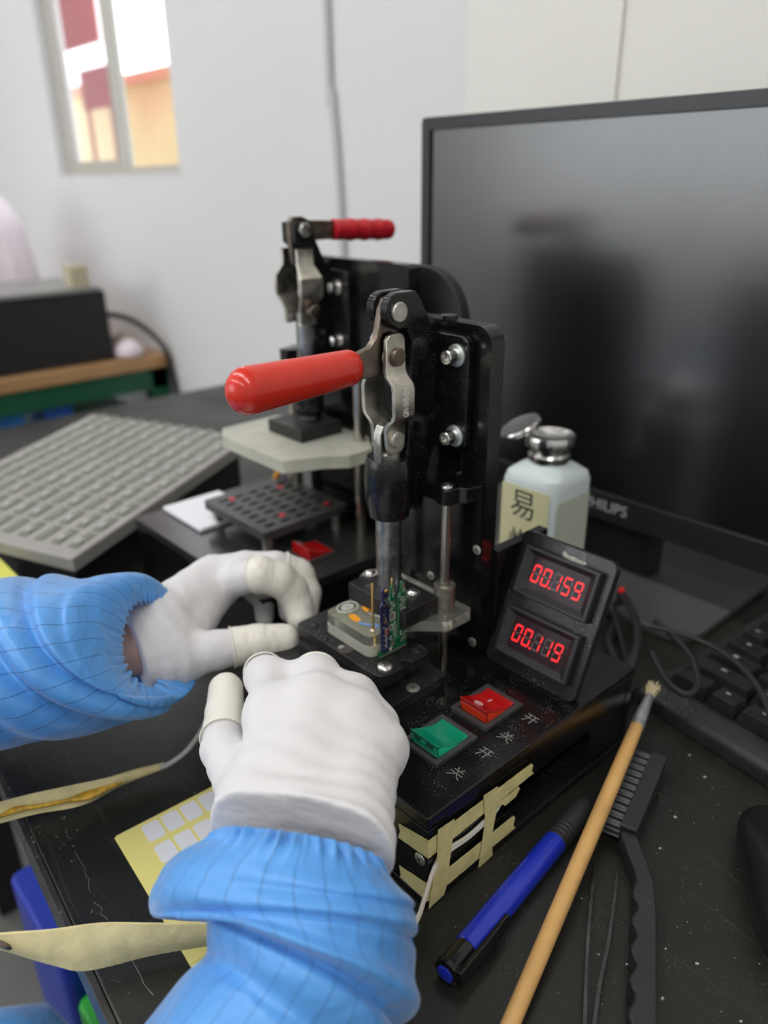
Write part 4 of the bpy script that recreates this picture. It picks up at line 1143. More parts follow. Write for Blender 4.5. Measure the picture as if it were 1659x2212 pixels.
# ------------------------------------------------------------------ bamboo paint brush, lying across the bench brush
sa_, sb_ = Vector((-30.0, -62.2, 3.6)), Vector((147.5, -9.2, 20.5))
sd = (sb_ - sa_).normalized()
st = thing('paint_brush', (60, -35, 0), 'long wooden paint brush leaning across the black bench brush', 'paint brush')
L1 = (sb_ - sa_).length
MB().lathe(sa_, sd, [(0, 2.6), (1.5, 3.3), (60, 3.6), (118, 3.75), (L1 - 14, 3.6), (L1, 3.35)], 20).build('handle', M_WOOD, st)
MB().lathe(sa_, sd, [(L1 - 1, 3.6), (L1 + 2, 3.7), (L1 + 3, 3.5), (L1 + 4, 3.65), (L1 + 12, 3.1), (L1 + 26, 2.3)], 20).build('ferrule', M_FERR, st)
mb = MB()
r6 = random.Random(4)
for i in range(60):
    a = r6.uniform(0, 6.28); r_0 = 1.9 * math.sqrt(r6.random())
    x_, y_, _ = frame_from(sd)
    d0 = x_ * math.cos(a) + y_ * math.sin(a)
    p = sa_ + sd * (L1 + 24) + d0 * r_0
    mb.tube([p, p + sd * 6 + d0 * r_0 * 0.5, p + sd * r6.uniform(9, 12.5) + d0 * r_0 * 0.9 + Vector((r6.uniform(-.6, .6), r6.uniform(-.6, .6), r6.uniform(-.6, .6)))], 0.32, 4)
mb.build('bristles', M_BRIST, st)['kind'] = 'stuff'

# ------------------------------------------------------------------ anti-static bench brush
br = thing('bench_brush', (80, -50, 0), 'black plastic brush with wavy handle and rows of black bristles', 'brush')
hd = (Vector((146, -24.4, 0)) - Vector((91.1, -40.0, 0))).normalized(); hn = Vector((-hd.y, hd.x, 0))
h0 = Vector((91.1, -40.0, 0))
MB().plate([(0, -3.9), (56.5, -3.9), (57.2, -2.6), (57.2, 3.2), (56.5, 3.9), (0, 3.9)], h0, hd, hn, (0, 0, 12.5)).build('head', M_BRUSH, br, bevel=0.7)
tuft = None
rt = random.Random(6)
for row, zc in ((0, 3.2), (1, 6.4), (2, 9.6)):
    for i in range(11):
        c = h0 + hd * (1.8 + i * 5.3) + hn * 3.6 + Vector((0, 0, zc))
        if tuft is None:
            mb = MB()
            for k in range(22):
                a = rt.uniform(0, 6.28); q = 1.45 * math.sqrt(rt.random())
                p0 = c + hd * (q * math.cos(a)) + Vector((0, 0, q * 0.75 * math.sin(a)))
                ln = rt.uniform(10.2, 12.0)
                p1 = p0 + hn * ln + hd * (rt.uniform(-.5, .5) + q * 0.3 * math.cos(a)) + Vector((0, 0, rt.uniform(-.4, .4)))
                mb.tube([p0, p1], 0.28, 4)
            tuft = mb.build('bristle_tuft', M_NYLON, br, origin=c)
        else:
            dup(tuft, br, c)
outer = [(92.6, -44.0), (90.6, -46.0), (84, -53.5), (76.4, -61.6), (68, -67.4), (60.1, -72.4), (40.2, -83.8), (21.9, -94.3), (-4, -109)]
inner = [(90.0, -36.6), (86.6, -39.0), (80, -46.5), (74.5, -53.0), (70.0, -56.6)]
for i in range(34):
    t = i / 33
    base = Vector((66.0 - 72 * t, -58.6 - 41 * t, 0))
    wob = 1.35 * math.sin(t * 2 * math.pi * 6.2 + 0.6)
    nrm = Vector((-0.50, 0.866, 0))
    q = base + nrm * wob * 0.9
    inner.append((q.x, q.y))
MB().plate(outer + inner[::-1], (0, 0, 0.6), (1, 0, 0), (0, 1, 0), (0, 0, 9.2)).build('handle', M_BRUSH, br, bevel=1.4, seg=3)
nk = MB(); nk.obox(h0 + hd * -0.4 + Vector((0, 0, 12.0)), hd * 0.5, hn * 3.8, (0, 0, 0.6)); nk.build('neck_ridge', M_BRUSH, br, bevel=0.3)

# ------------------------------------------------------------------ tweezers
tw = thing('tweezers', (30, -65, 0), 'slender dark metal tweezers lying between the paint brush and bench brush', 'tweezers')
for pts in ([(73.1, -35.6), (66, -39.4), (59.9, -42.7), (44.5, -51.3), (24.4, -63.4), (6.6, -74.8), (-12, -86.5)],
            [(77.5, -44.2), (70, -48.2), (59.2, -53.7), (40.2, -63.1), (22.4, -70.8), (8.9, -77.4), (-12, -87.5)]):
    pp = catmull([(x, y, 0) for x, y in pts], 5)
    vs = []; fs = []
    for i, p in enumerate(pp):
        a = pp[min(i + 1, len(pp) - 1)] - pp[max(i - 1, 0)]
        d = Vector(a).normalized(); n_ = Vector((-d.y, d.x, 0))
        tt = i / (len(pp) - 1)
        hw = 0.30 + 0.35 * min(1, tt * 3); hh = 1.2 + 3.6 * min(1, tt * 1.6)
        for sx, z in ((-1, 0.1), (1, 0.1), (1, hh), (-1, hh)):
            vs.append(Vector(p) + n_ * hw * sx + Vector((0, 0, z)))
    for i in range(len(pp) - 1):
        for j in range(4):
            k = (j + 1) % 4
            fs.append((i * 4 + j, i * 4 + k, i * 4 + 4 + k, i * 4 + 4 + j))
    fs += [(3, 2, 1, 0), tuple((len(pp) - 1) * 4 + q for q in (0, 1, 2, 3))]
    MB().add(vs, fs).build('prong', M_TWEEZ, tw)

# ------------------------------------------------------------------ label sheets
e1 = Vector((47.2, -2.6, 0)).normalized(); e2 = Vector((-3.2, -40.0, 0)).normalized()
so = Vector((-81.7, 127.7, 0))
lower = MB().plate([(0, 0), (78, 0), (78, 84), (0, 84)], so + Vector((-0.9, -0.4, 0.05)), e1, e2 + e1 * 0.012, (0, 0, 0.25)).build('label_sheet', M_SHEET, smooth=False)
tag(lower, 'yellow backing sheet lying underneath the sheet of white stickers', 'label sheet')
sh = thing('label_sheet', so, 'yellow backing sheet with rows of white rounded stickers beside the glove', 'label sheet')
MB().plate([(0, 0), (78, 0), (78, 83), (0, 83)], so + Vector((0, 0, 0.35)), e1, e2, (0, 0, 0.22)).build('backing', M_SHEET, sh, smooth=False)
sp = None
for i in range(6):
    for j in range(5):
        a, b_ = 11.4 + i * 9.9, 2.4 + j * 15.4
        c = so + e1 * (a + 4.2) + e2 * (b_ + 6.0) + Vector((0, 0, 0.58))
        if sp is None:
            sp = MB().plate(rrect(-4.25, 4.25, -6.0, 6.0, 1.7, 4), c, e1, e2, (0, 0, 0.12)).build('sticker', M_STICK, sh, origin=c, smooth=False)
        else:
            dup(sp, sh, c)

# scrap of torn paper by the keyboard
mb = MB()
sc_ = Vector((182.7, -58.1, 0.1))
out = []
for i in range(18):
    a = 2 * math.pi * i / 18
    rr = (7 if i % 2 else 5.6) * (1 + 0.5 * math.cos(a - 0.7))
    out.append((rr * math.cos(a), rr * 0.6 * math.sin(a)))
tag(MB().plate(out, sc_, (0.75, -0.66, 0), (0.66, 0.75, 0), (0, 0, 0.25)).build('paper_scrap', M_SCRAP, smooth=False), 'torn grey paper scrap stuck to the bench near keyboard and mouse', 'paper')
# crumbs scattered on the bench top
mb = MB(); r7 = random.Random(12)
for i in range(110):
    if i < 75:
        x_, y_ = r7.uniform(-10, 190), r7.uniform(-130, -4)
    else:
        x_, y_ = r7.uniform(-105, -6), r7.uniform(-20, 220)
    s_ = 0.2 + 0.6 * r7.random() ** 5
    a = r7.uniform(0, 3.1)
    mb.obox((x_, y_, s_ * 0.3 + 0.02), (s_ * math.cos(a), s_ * math.sin(a), 0), (-s_ * .6 * math.sin(a), s_ * .6 * math.cos(a), 0), (0, 0, s_ * 0.3))
cr = mb.build('crumbs', mat('pale_crumb', (0.45, 0.44, 0.40), 0.7), smooth=False)
tag(cr, 'pale crumbs and dust specks scattered over the black bench', 'crumbs', kind='stuff')

# ------------------------------------------------------------------ tape-wrapped leads
def ribbon(name, top, bot, m_, parent, th=1.1, bulge=0.0):
    T = catmull(top, 6); B_ = catmull(bot, 6)
    vs = []; fs = []
    n_ = len(T)
    cross = 6
    for i in range(n_):
        t, b_ = Vector(T[i]), Vector(B_[i])
        tn = Vector(T[min(i + 1, n_ - 1)] - T[max(i - 1, 0)]).normalized()
        nrm = tn.cross(b_ - t).normalized()
        if nrm.dot(Vector((-1, -1, 1))) < 0: nrm = -nrm
        for k in range(cross + 1):
            q = k / cross
            vs.append(t.lerp(b_, q) + nrm * (bulge * math.sin(math.pi * q)))
        for k in range(cross, -1, -1):
            q = k / cross
            vs.append(t.lerp(b_, q) - nrm * (th + bulge * 0.6 * math.sin(math.pi * q)))
    w = 2 * (cross + 1)
    for i in range(n_ - 1):
        for k in range(w):
            k2 = (k + 1) % w
            fs.append((i * w + k, i * w + k2, (i + 1) * w + k2, (i + 1) * w + k))
    fs.append(tuple(reversed(range(w)))); fs.append(tuple(range((n_ - 1) * w, n_ * w)))
    mbx = MB().add(vs, fs)
    o = mbx.build(name, m_, parent)
    bm = bmesh.new(); bm.from_mesh(o.data); bmesh.ops.recalc_face_normals(bm, faces=bm.faces[:]); bm.to_mesh(o.data); bm.free()
    return o
tl = thing('taped_lead', (-100, 145, 0), 'grey lead wrapped in split masking tape showing amber inside', 'taped wire')
ribbon('tape_wrap', [(-129.5, 173.6, 15.0), (-117.8, 171.8, 14.0), (-106.2, 169.0, 13.0), (-92.1, 164.2, 12.0), (-72.5, 156.2, 11.0), (-58.5, 152.0, 10.0), (-44.2, 148.7, 8.0)],
       [(-132.1, 171.4, 6.0), (-120.7, 168.4, 5.0), (-104.9, 163.5, 4.0), (-91.3, 156.5, 3.5), (-80.9, 154.3, 3.0), (-66.8, 154.0, 3.5), (-44.2, 148.5, 5.0)], M_TAPE2, tl, 1.4, 1.2)
ribbon('amber_tape', [(-126.2, 165.5, 13.0), (-120.0, 165.5, 12.5), (-112.9, 166.4, 12.0), (-104.7, 162.2, 11.0), (-92.3, 157.1, 10.0), (-83.8, 156.1, 9.6), (-74.8, 153.2, 9.4), (-66.9, 150.9, 9.0)],
       [(-126.4, 165.0, 12.4), (-120.5, 164.3, 12.0), (-112.6, 163.6, 10.6), (-104.9, 160.5, 10.0), (-90.5, 154.6, 8.8), (-82.8, 151.6, 8.0), (-72.2, 150.8, 8.2), (-66.7, 150.4, 8.6)], mat('amber_split', (0.62, 0.36, 0.03), 0.4, vary=0.4, vscale=300), tl, 1.2, 0.6)
MB().tube(catmull([(-46.9, 149.4, 7.0), (-43.3, 147.6, 7.5), (-33.0, 147.1, 10.0), (-22.7, 150.0, 14.0), (-14.1, 154.0, 19.0), (-7.1, 154.9, 25.0), (-0.5, 150.1, 32.0)], 8), 1.35, 10).build('lead', M_GREYC, tl)
tl2 = thing('taped_lead', (-118, 62, 0), 'broad cream masking tape flag sticking out from under the blue sleeve', 'taped wire')
ribbon('tape_wrap', [(-150.7, 91.1, 26.0), (-142.2, 87.0, 25.0), (-127.5, 75.9, 25.0), (-111.8, 66.5, 24.0), (-96.5, 56.4, 20.0), (-80.5, 45.9, 16.0), (-71.2, 39.2, 14.0)],
       [(-151.1, 94.8, 19.0), (-143.4, 89.7, 15.0), (-129.3, 73.8, 9.0), (-120.3, 64.9, 7.0), (-99.0, 55.7, 5.0), (-82.1, 45.3, 5.0), (-72.1, 39.2, 5.0)], M_TAPE2, tl2, 1.0, 1.6)
MB().tube(catmull([(-151.0, 91.4, 24.0), (-144.3, 86.8, 23.0), (-141.8, 84.5, 21.0), (-140.4, 84.7, 19.0)], 5), 1.1, 8).build('lead', M_BRNST, tl2)

# ------------------------------------------------------------------ second fixture, further left, its clamp open
rf = thing('test_fixture', (127, 280, 0), 'blurred black test fixture behind the red grip, clamp open with handle raised', 'test fixture')
MB().box(50, 205, 192, 365, 0, 43).build('base', M_PLATE, rf, bevel=0.6)
MB().box(49, 206, 191, 366, 43.2, 50).build('lid', mat('greyish_black_lid', (0.020, 0.020, 0.020), 0.25), rf, bevel=0.6)
MB().box(72, 122, 306, 364, 50.1, 53).build('white_plate', M_STICK, rf, bevel=0.5)
rb = MB().plate(rrect(99, 124, 211, 236, 0.8), (0, 0, 50), (1, 0, 0), (0, 1, 0), (0, 0, 1.8), holes=[rrect(101, 122, 213, 234, 0.5)]).build('rocker_switch', M_BEZEL, rf)
MB().plate([(102, 50.2), (121.5, 50.2), (121.5, 53), (112, 54), (102, 59)], (0, 213.5, 0), (1, 0, 0), (0, 0, 1), (0, 20, 0)).build('rocker', M_REDR, rb, bevel=0.5)
# slotted pin plate on posts
holes = []
for i in range(5):
    for j in range(7):
        holes.append(rrect(90 + i * 13, 98 + i * 13, 245 + j * 10, 248.5 + j * 10, 1.2, 2))
pp_ = MB().plate(rrect(83, 157, 238, 318, 3), (0, 0, 63), (1, 0, 0), (0, 1, 0), (0, 0, 6), holes=holes).build('pin_plate', mat('dark_grey_plate', (0.045, 0.045, 0.045), 0.4), rf)
for x_, y_ in ((100, 305), (110, 255), (140, 300), (146, 250)):
    MB().lathe((x_, y_, 69), (0, 0, 1), [(0, 2.4), (0.6, 2.2), (0.7, 0.1)], 12).build('red_dot', mat('red_marker_dot', (0.6, 0.02, 0.03), 0.5) if 'red_marker_dot' not in MATS else MATS['red_marker_dot'], pp_)
for x_, y_ in ((90, 245), (150, 245), (90, 311), (150, 311)):
    MB().cyl((x_, y_, 50), (x_, y_, 63), 4, 14).build('post', M_STEEL, rf)
# raised acrylic head
ao = [(94, 226), (94, 300), (104, 316), (150, 316), (172, 296), (172, 232), (152, 205), (132, 205), (118, 216)]
MB().plate(ao, (0, 0, 112), (1, 0, 0), (0, 1, 0), (0, 0, 9)).build('acrylic_head', M_ACRYE, rf, bevel=0.5)
MB().box(124, 160, 246, 286, 121, 130).build('plunger_block', M_HOLD, rf, bevel=0.6)
MB().cyl((157, 224, 50), (157, 224, 172), 4, 16).build('guide_rod', M_ROD, rf)
MB().cyl((157, 300, 50), (157, 300, 172), 4, 16).build('guide_rod', M_ROD, rf)
MB().plate([(160, 216), (167, 212), (167, 310), (160, 306), (150, 304), (150, 296), (158, 292), (158, 232), (150, 228), (150, 220)], (0, 0, 165), (1, 0, 0), (0, 1, 0), (0, 0, 9)).build('rod_bracket', M_PLATE, rf, bevel=0.5)
# uprights
MB().plate(rrect(186, 296, 50, 238.6, (0.01, 0.01, 4, 4), 4), (167, 0, 0), (0, 1, 0), (0, 0, 1), (10, 0, 0)).build('back_plate', M_PLATE, rf, bevel=0.8)
MB().plate([(160, 50), (260, 50), (260, 236)] + [(194 - 34 * math.sin(a), 202 + 34 * math.cos(a)) for a in np.linspace(0, math.pi / 2, 10)], (188, 0, 0), (0, 1, 0), (0, 0, 1), (8, 0, 0)).build('rear_shield', M_BLKBOX, rf, bevel=0.8)
# clamp
CX_, CYr = 143.0, 265.0
for ya, yb in ((CYr - 7, CYr - 2.5), (CYr + 2.5, CYr + 7)):
    MB().plate([(136, 262), (150, 262), (153, 250), (160, 236), (166, 232), (166, 172), (156, 168), (150, 130), (140, 140), (150, 200), (148, 240), (136, 250)], (0, ya, 0), (1, 0, 0), (0, 0, 1), (0, yb - ya, 0)).build('clamp_web', M_CAST, rf, bevel=0.6)
MB().plate(rrect(238, 292, 176, 232, 4), (162, 0, 0), (0, 1, 0), (0, 0, 1), (4.9, 0, 0)).build('clamp_flange', M_CAST, rf, bevel=0.6)
for y_, z_ in ((249, 221), (249, 186), (282, 221), (282, 186)):
    MB().lathe((162, y_, z_), (-1, 0, 0), [(0, 5.5), (1.2, 5.5), (1.3, 3.4), (7, 3.4), (7.4, 2.8)], 20).build('cap_bolt', M_CHROME, rf)
for s in (-1, 1):
    lk = MB()
    prof = [(246, 3.6), (236, 3.8), (228, 9.5), (216, 9.5), (208, 3.8), (198, 3.6)]
    vs = []; fs = []
    for zc, yo in prof:
        hw = 9 if 210 < zc < 234 else 6.5
        for dy in (0, 2.6):
            for dx in (-hw, hw):
                vs.append((CX_ - 1 + dx, CYr + s * (yo + dy + 3), zc))
    for i in range(len(prof) - 1):
        a = i * 4; c = a + 4
        for p, q in ((0, 1), (1, 3), (3, 2), (2, 0)):
            fs.append((a + p, a + q, c + q, c + p))
    e = (len(prof) - 1) * 4
    fs += [(0, 1, 3, 2), (e + 2, e + 3, e + 1, e)]
    lk.add(vs, fs).build('clamp_link', M_LINK, rf, bevel=0.6)
MB().lathe((CX_, CYr - 14, 207), (0, -1, 0), [(-4, 4.5), (2, 4.5), (2.6, 3.8)], 18).build('pivot_pin', M_BRNST, rf)
MB().lathe((CX_, CYr - 5.5, 257), (0, -1, 0), [(-14, 4.5), (4, 4.5), (4.6, 3.8)], 18).build('pivot_pin', M_STEEL, rf)
MB().cyl((CX_ + 3, CYr, 131), (CX_ + 3, CYr, 204), 6.5, 24).build('plunger_shaft', M_SHAFT, rf)
MB().lathe((CX_ + 3, CYr, 134), (0, 0, 1), [(0, 9), (4, 10.5), (18, 10.5), (24, 9)], 20).build('plunger_barrel', M_CAST, rf)
MB().plate([(136, 262), (139, 265), (146, 265), (152, 262.5), (182, 261), (182, 250), (152, 250), (148, 236), (138, 236), (136, 250)], (0, CYr - 2.2, 0), (1, 0, 0), (0, 0, 1), (0, 4.4, 0)).build('clamp_lever', M_BRNST, rf, bevel=0.5)
mb = MB(); pr = [(0, 5.4), (0.8, 6.8)]
for i in range(24):
    d = 2 + i * 2.1
    pr.append((d, 6.9 + (0.45 if (i // 2) % 3 == 0 and i > 5 else -0.15)))
pr += [(52, 6.2), (54, 4.0), (54.6, 0.3)]
mb.lathe((172, CYr, 255.8), (1, 0, -0.045), pr, 24).build('ribbed_grip', M_RED2, rf)
# wire looms behind the acrylic
for i, (c_, lab) in enumerate((((0.75, 0.30, 0.03), 'orange'), ((0.45, 0.40, 0.55), 'lilac'), ((0.8, 0.72, 0.60), 'cream'))):
    m_ = mat(lab + '_wire', c_, 0.5)
    MB().tube(catmull([(160 + i * 3, 330 - i * 4, 52), (152 + i * 5, 322 - i * 3, 70), (168, 300 - i * 8, 96 - i * 3), (176, 250 - i * 6, 104), (172, 215, 92 - i * 4), (176, 204, 60)], 7), 2.0, 8).build(lab + '_loom_wire', m_, rf)

# ------------------------------------------------------------------ grey board tray on a sloped black case
A_ = Vector((-5.1, 358.3, 36)); B_ = Vector((208.4, 448.8, 60))
d1 = (B_ - A_).normalized(); pz = Vector((-0.391, 0.920, 0)); nz_ = d1.cross(pz).normalized()
Lt = (B_ - A_).length; Wt = 200.0
cs = MB()
def PT(a, b_, c): return A_ + d1 * a + pz * b_ + nz_ * c
vs = [PT(8, 10, -12.2), PT(Lt - 8, 10, -12.2), PT(Lt - 8, Wt - 10, -12.2), PT(8, Wt - 10, -12.2)]
vs += [Vector((p.x, p.y, 0)) for p in vs]
cs.add(vs, [(0, 1, 2, 3), (7, 6, 5, 4), (0, 4, 5, 1), (1, 5, 6, 2), (2, 6, 7, 3), (3, 7, 4, 0)])
tag(cs.build('instrument_case', M_BLKBOX, bevel=1), 'low sloping black case carrying the grey board tray', 'case')
tr = thing('board_tray', A_, 'light grey tray full of small circuit boards, blurred at left', 'tray')
vs = [PT(a, b_, c) for c in (-12, 0) for (a, b_) in ((0, 0), (Lt, 0), (Lt, Wt), (0, Wt))]
MB().add(vs, [(3, 2, 1, 0), (4, 5, 6, 7), (0, 1, 5, 4), (1, 2, 6, 5), (2, 3, 7, 6), (3, 0, 4, 7)]).build('tray_body', M_TRAY, tr, bevel=1.5)
pcb0 = ch0 = None
rp = random.Random(8)
for i in range(9):
    for j in range(11):
        c = PT(14 + i * 25.2, 12 + j * 17.2, 0.1)
        if pcb0 is None:
            pcb0 = MB().obox(c + d1 * 9 + nz_ * 0.5, d1 * 10.5, pz * 3.8, nz_ * 0.5).build('board_strip', M_TPCB, tr, origin=c)
            ch0 = MB().obox(c + d1 * 6 + nz_ * 1.5 , d1 * 3, pz * 2.2, nz_ * 0.6).build('shield_can', mat('dull_can', (0.36, 0.36, 0.34), 0.5), tr, origin=c)
        else:
            dup(pcb0, tr, c)
            if rp.random() < 0.6: dup(ch0, tr, c)

gbx = MB(); gbx.box(-78, -36, 384, 432, 0, 17)
gbo_ = tag(gbx.build('green_box', M_GREENB, bevel=1), 'small bright green box at the left edge below the tray', 'box')
MB().box(-79, -35, 383, 433, 17, 20).build('yellow_rim', mat('yellow_rim_plastic', (0.6, 0.6, 0.12), 0.5), gbo_)

# ------------------------------------------------------------------ far table against the wall
ft = thing('side_table', (310, 1410, FLOOR_Z), 'far table with wooden top and green steel frame by the wall', 'table')
MB().box(120, 469, 1120, 1700, -20, 0).build('table_top', M_WTOP, ft, bevel=1)
MB().box(126, 464, 1126, 1150, -58, -20).build('apron', M_GREENF, ft, bevel=1)
MB().box(440, 464, 1150, 1690, -58, -20).build('apron', M_GREENF, ft, bevel=1)
for x_, y_ in ((432, 1126), (126, 1126), (432, 1660), (126, 1660)):
    MB().box(x_, x_ + 33, y_, y_ + 33, FLOOR_Z, -20).build('leg', M_GREENF, ft, bevel=1)
MB().box(130, 462, 1130, 1690, -142, -130).build('shelf', M_GREENF, ft, bevel=1)
bx_ = tag(MB().box(150, 380, 1150, 1330, 0.2, 118).build('instrument_case', M_BLKBOX, bevel=3), 'matte black equipment case standing on the far table', 'case')
MB().box(146, 372, 1146, 1334, 118, 125).build('grey_cover', mat('grey_cover_plastic', (0.22, 0.22, 0.21), 0.4), bx_, bevel=1)
for (x_, y_, w_, h_, m_, lab, nm) in ((330, 1160, 30, 34, mat('beige_carton', (0.45, 0.40, 0.28), 0.6), 'small beige carton on top of the black case', 'carton'),):
    tag(MB().box(x_, x_ + w_, y_, y_ + w_, 125.1, 125 + h_).build(nm, m_, bevel=1), lab, 'carton')
def lump(c, r, seed, name, m_, label, cat):
    mb = MB(); rr_ = random.Random(seed)
    mb.lathe(Vector(c), (0, 0, 1), [(0, r * 0.7), (r * 0.2, r), (r * 0.6, r * 0.95), (r * 1.0, r * 0.62), (r * 1.2, r * 0.2), (r * 1.22, 0.02)], 18)
    mb.v = [(c[0] + (p[0] - c[0]) * (1 + rr_.uniform(-.12, .12)), c[1] + (p[1] - c[1]) * (1 + rr_.uniform(-.12, .12)), p[2]) for p in mb.v]
    return tag(mb.build(name, m_, angle=180), label, cat)
lump((408, 1150, 0.1), 26, 2, 'cloth', M_PINKW, 'crumpled pinkish white cloth on the far table beside the case', 'cloth')
lump((420, 1196, 0.1), 30, 3, 'cloth', mat('tan_cloth', (0.42, 0.37, 0.30), 0.8), 'crumpled tan rag behind the pinkish cloth', 'cloth')
cable('cable', [(392, 1340, 12), (398, 1260, 60), (425, 1170, 62), (455, 1116, 20), (462, 1106, -30), (458, 1090, -90), (440, 1060, -170), (420, 1030, -300), (410, 1000, -670)], 5, M_BLACKC, 'black cable running down from the equipment case past the table corner')
tag(MB().box(170, 212, 1150, 1240, -129.0, -34).build('storage_bin', M_LBLUE, bevel=2), 'light blue bin at the left end of the far table shelf', 'bin')
tag(MB().box(245, 292, 1150, 1240, -129.0, -40).build('storage_bin', mat('mid_blue_bin', (0.02, 0.12, 0.50), 0.4), bevel=2), 'mid blue bin beside the light blue one on the shelf', 'bin')

# conduit on the back wall
tag(MB().tube(catmull([(466, 632, 1640), (466, 631, 480), (466, 626, 380), (466, 618, 280), (466, 612, 120), (466, 611, -40)], 6), 4.5, 8).build('wall_cable', mat('light_grey_conduit', (0.50, 0.51, 0.53), 0.5)), 'thin grey cable running down the white back wall', 'cable')

# things below the front edge of the bench
tag(MB().plate(rrect(-96, -10, 262, 372, 8), (0, 0, FLOOR_Z), (1, 0, 0), (0, 1, 0), (0, 0, 462)).build('storage_bin', M_BLUEB, bevel=3), 'tall dark blue plastic bin under the bench front', 'bin')
tag(MB().plate(rrect(-94, -10, 150, 252, 8), (0, 0, FLOOR_Z), (1, 0, 0), (0, 1, 0), (0, 0, 440)).build('storage_bin', M_GREENB, bevel=3), 'lower green plastic bin under the bench front', 'bin')

# ------------------------------------------------------------------ soft bodies: distance fields meshed by surface nets
def seg_d(P, a, b, ra, rb):
    a = np.array(a, float); b = np.array(b, float)
    ab = b - a
    t = np.clip(((P - a) @ ab) / max(ab @ ab, 1e-9), 0, 1)
    return np.linalg.norm(P - a - t[..., None] * ab, axis=-1) - (ra + (rb - ra) * t)

def ell_d(P, c, ax, r):
    """ellipsoid: centre c, rows of ax are its axes, radii r"""
    q = (P - np.array(c, float)) @ np.array(ax, float).T / np.array(r, float)
    k = np.linalg.norm(q, axis=-1)
    return (k - 1) * min(r)

def smin(a, b, k):
    h = np.clip(0.5 + 0.5 * (b - a) / k, 0, 1)
    return b * (1 - h) + a * h - k * h * (1 - h)

def smax(a, b, k):
    return -smin(-a, -b, k)

def surface_nets(fn, lo, hi, h):
    lo = np.array(lo, float); hi = np.array(hi, float)
    n = np.ceil((hi - lo) / h).astype(int) + 1
    gx, gy, gz = [lo[i] + h * np.arange(n[i]) for i in range(3)]
    D = np.empty(n)
    for i in range(n[0]):                                    # slab by slab keeps memory low
        P = np.stack(np.meshgrid([gx[i]], gy, gz, indexing='ij'), -1)[0]
        D[i] = fn(P)
    cs = [(a, b, c) for a in (0, 1) for b in (0, 1) for c in (0, 1)]
    sh = tuple(n - 1)
    V = {c: D[c[0]:c[0] + sh[0], c[1]:c[1] + sh[1], c[2]:c[2] + sh[2]] for c in cs}
    neg = sum((V[c] < 0).astype(int) for c in cs)
    act = (neg > 0) & (neg < 8)
    acc = np.zeros(sh + (3,)); cnt = np.zeros(sh)
    for c in cs:
        for ax in range(3):
            if c[ax]: continue
            e = list(c); e[ax] = 1; e = tuple(e)
            cross = (V[c] < 0) != (V[e] < 0)
            den = V[c] - V[e]
            t = np.where(cross, V[c] / np.where(den == 0, 1, den), 0)
            for k in range(3):
                acc[..., k] += np.where(cross, (t if k == ax else c[k]), 0)
            cnt += cross
    idx = -np.ones(sh, int)
    I = np.argwhere(act)
    idx[act] = np.arange(len(I))
    verts = lo + h * (I + acc[act] / cnt[act][:, None])
    faces = []
    for ax in range(3):
        o1, o2 = [(1, 2), (2, 0), (0, 1)][ax]
        sl0 = [slice(None)] * 3; sl1 = [slice(None)] * 3
        sl0[ax] = slice(0, n[ax] - 1); sl1[ax] = slice(1, n[ax])
        a = D[tuple(sl0)] < 0; b = D[tuple(sl1)] < 0
        E = np.argwhere(a != b)
        E = E[(E[:, o1] > 0) & (E[:, o2] > 0) & (E[:, o1] < n[o1] - 1) & (E[:, o2] < n[o2] - 1)]
        def cell(d1, d2):
            q = E.copy(); q[:, o1] -= d1; q[:, o2] -= d2
            return idx[q[:, 0], q[:, 1], q[:, 2]]
        q = np.stack([cell(1, 1), cell(0, 1), cell(0, 0), cell(1, 0)], 1)
        flip = ~a[E[:, 0], E[:, 1], E[:, 2]]
        q[flip] = q[flip][:, ::-1]
        faces.append(q)
    F = np.concatenate(faces)
    return verts, F[(F >= 0).all(1)]

def soft(fn, lo, hi, h, name, m_, parent, relax=2):
    v, f = surface_nets(fn, lo, hi, h)
    for _ in range(relax):                                   # light Laplacian smoothing
        s = np.zeros_like(v); c = np.zeros(len(v))
        for i in range(4):
            for j in ((i + 1) % 4, (i + 3) % 4):
                np.add.at(s, f[:, i], v[f[:, j]]); np.add.at(c, f[:, i], 1)
        v = v * 0.4 + 0.6 * s / np.maximum(c, 1)[:, None]
    mb = MB(); mb.v = [tuple(p) for p in v]; mb.f = [tuple(int(i) for i in q) for q in f]
    return mb.build(name, m_, parent, angle=180)

def arr(*p): return [np.array(q, float) for q in p]

class Hand:
    """fingers: list of joint chains (with radii); palm: list of capsules; wrist: end of the glove"""
    def __init__(self, fingers, palm, wrist, wdir, kp=9.0, kf=5.0, wr=(17, 13)):
        self.f, self.p, self.w, self.wd, self.kp, self.kf = fingers, palm, np.array(wrist, float), np.array(wdir, float) / np.linalg.norm(wdir), kp, kf
    def chain(self, P, ch, grow=0.0):
        d = None
        for (a, ra), (b, rb) in zip(ch[:-1], ch[1:]):
            s = seg_d(P, a, b, ra + grow, rb + grow)
            d = s if d is None else smin(d, s, 1.6)
        return d
    def body(self, P):
        d = None
        for a, b, ra, rb in self.p:
            s = seg_d(P, a, b, ra, rb)
            d = s if d is None else smin(d, s, self.kp)
        return d
    def glove(self, P):
        d = self.body(P)
        for n_, ch in enumerate(self.f):
            d = smin(d, self.chain(P, ch), self.kf if n_ < 4 else min(self.kf, 3.5))
        # soft cross-hand creases
        t = (P - self.w) @ self.wd
        d = d + 0.42 * np.sin(t * 0.62 + 1.6 * np.sin(P[..., 1] * 0.11) + 1.1 * np.sin(P[..., 2] * 0.17)) * np.exp(-np.maximum(0, t - 8) / 30.0)
        d = smax(d, -t, 1.2)                                  # cut at the cuff
        return d

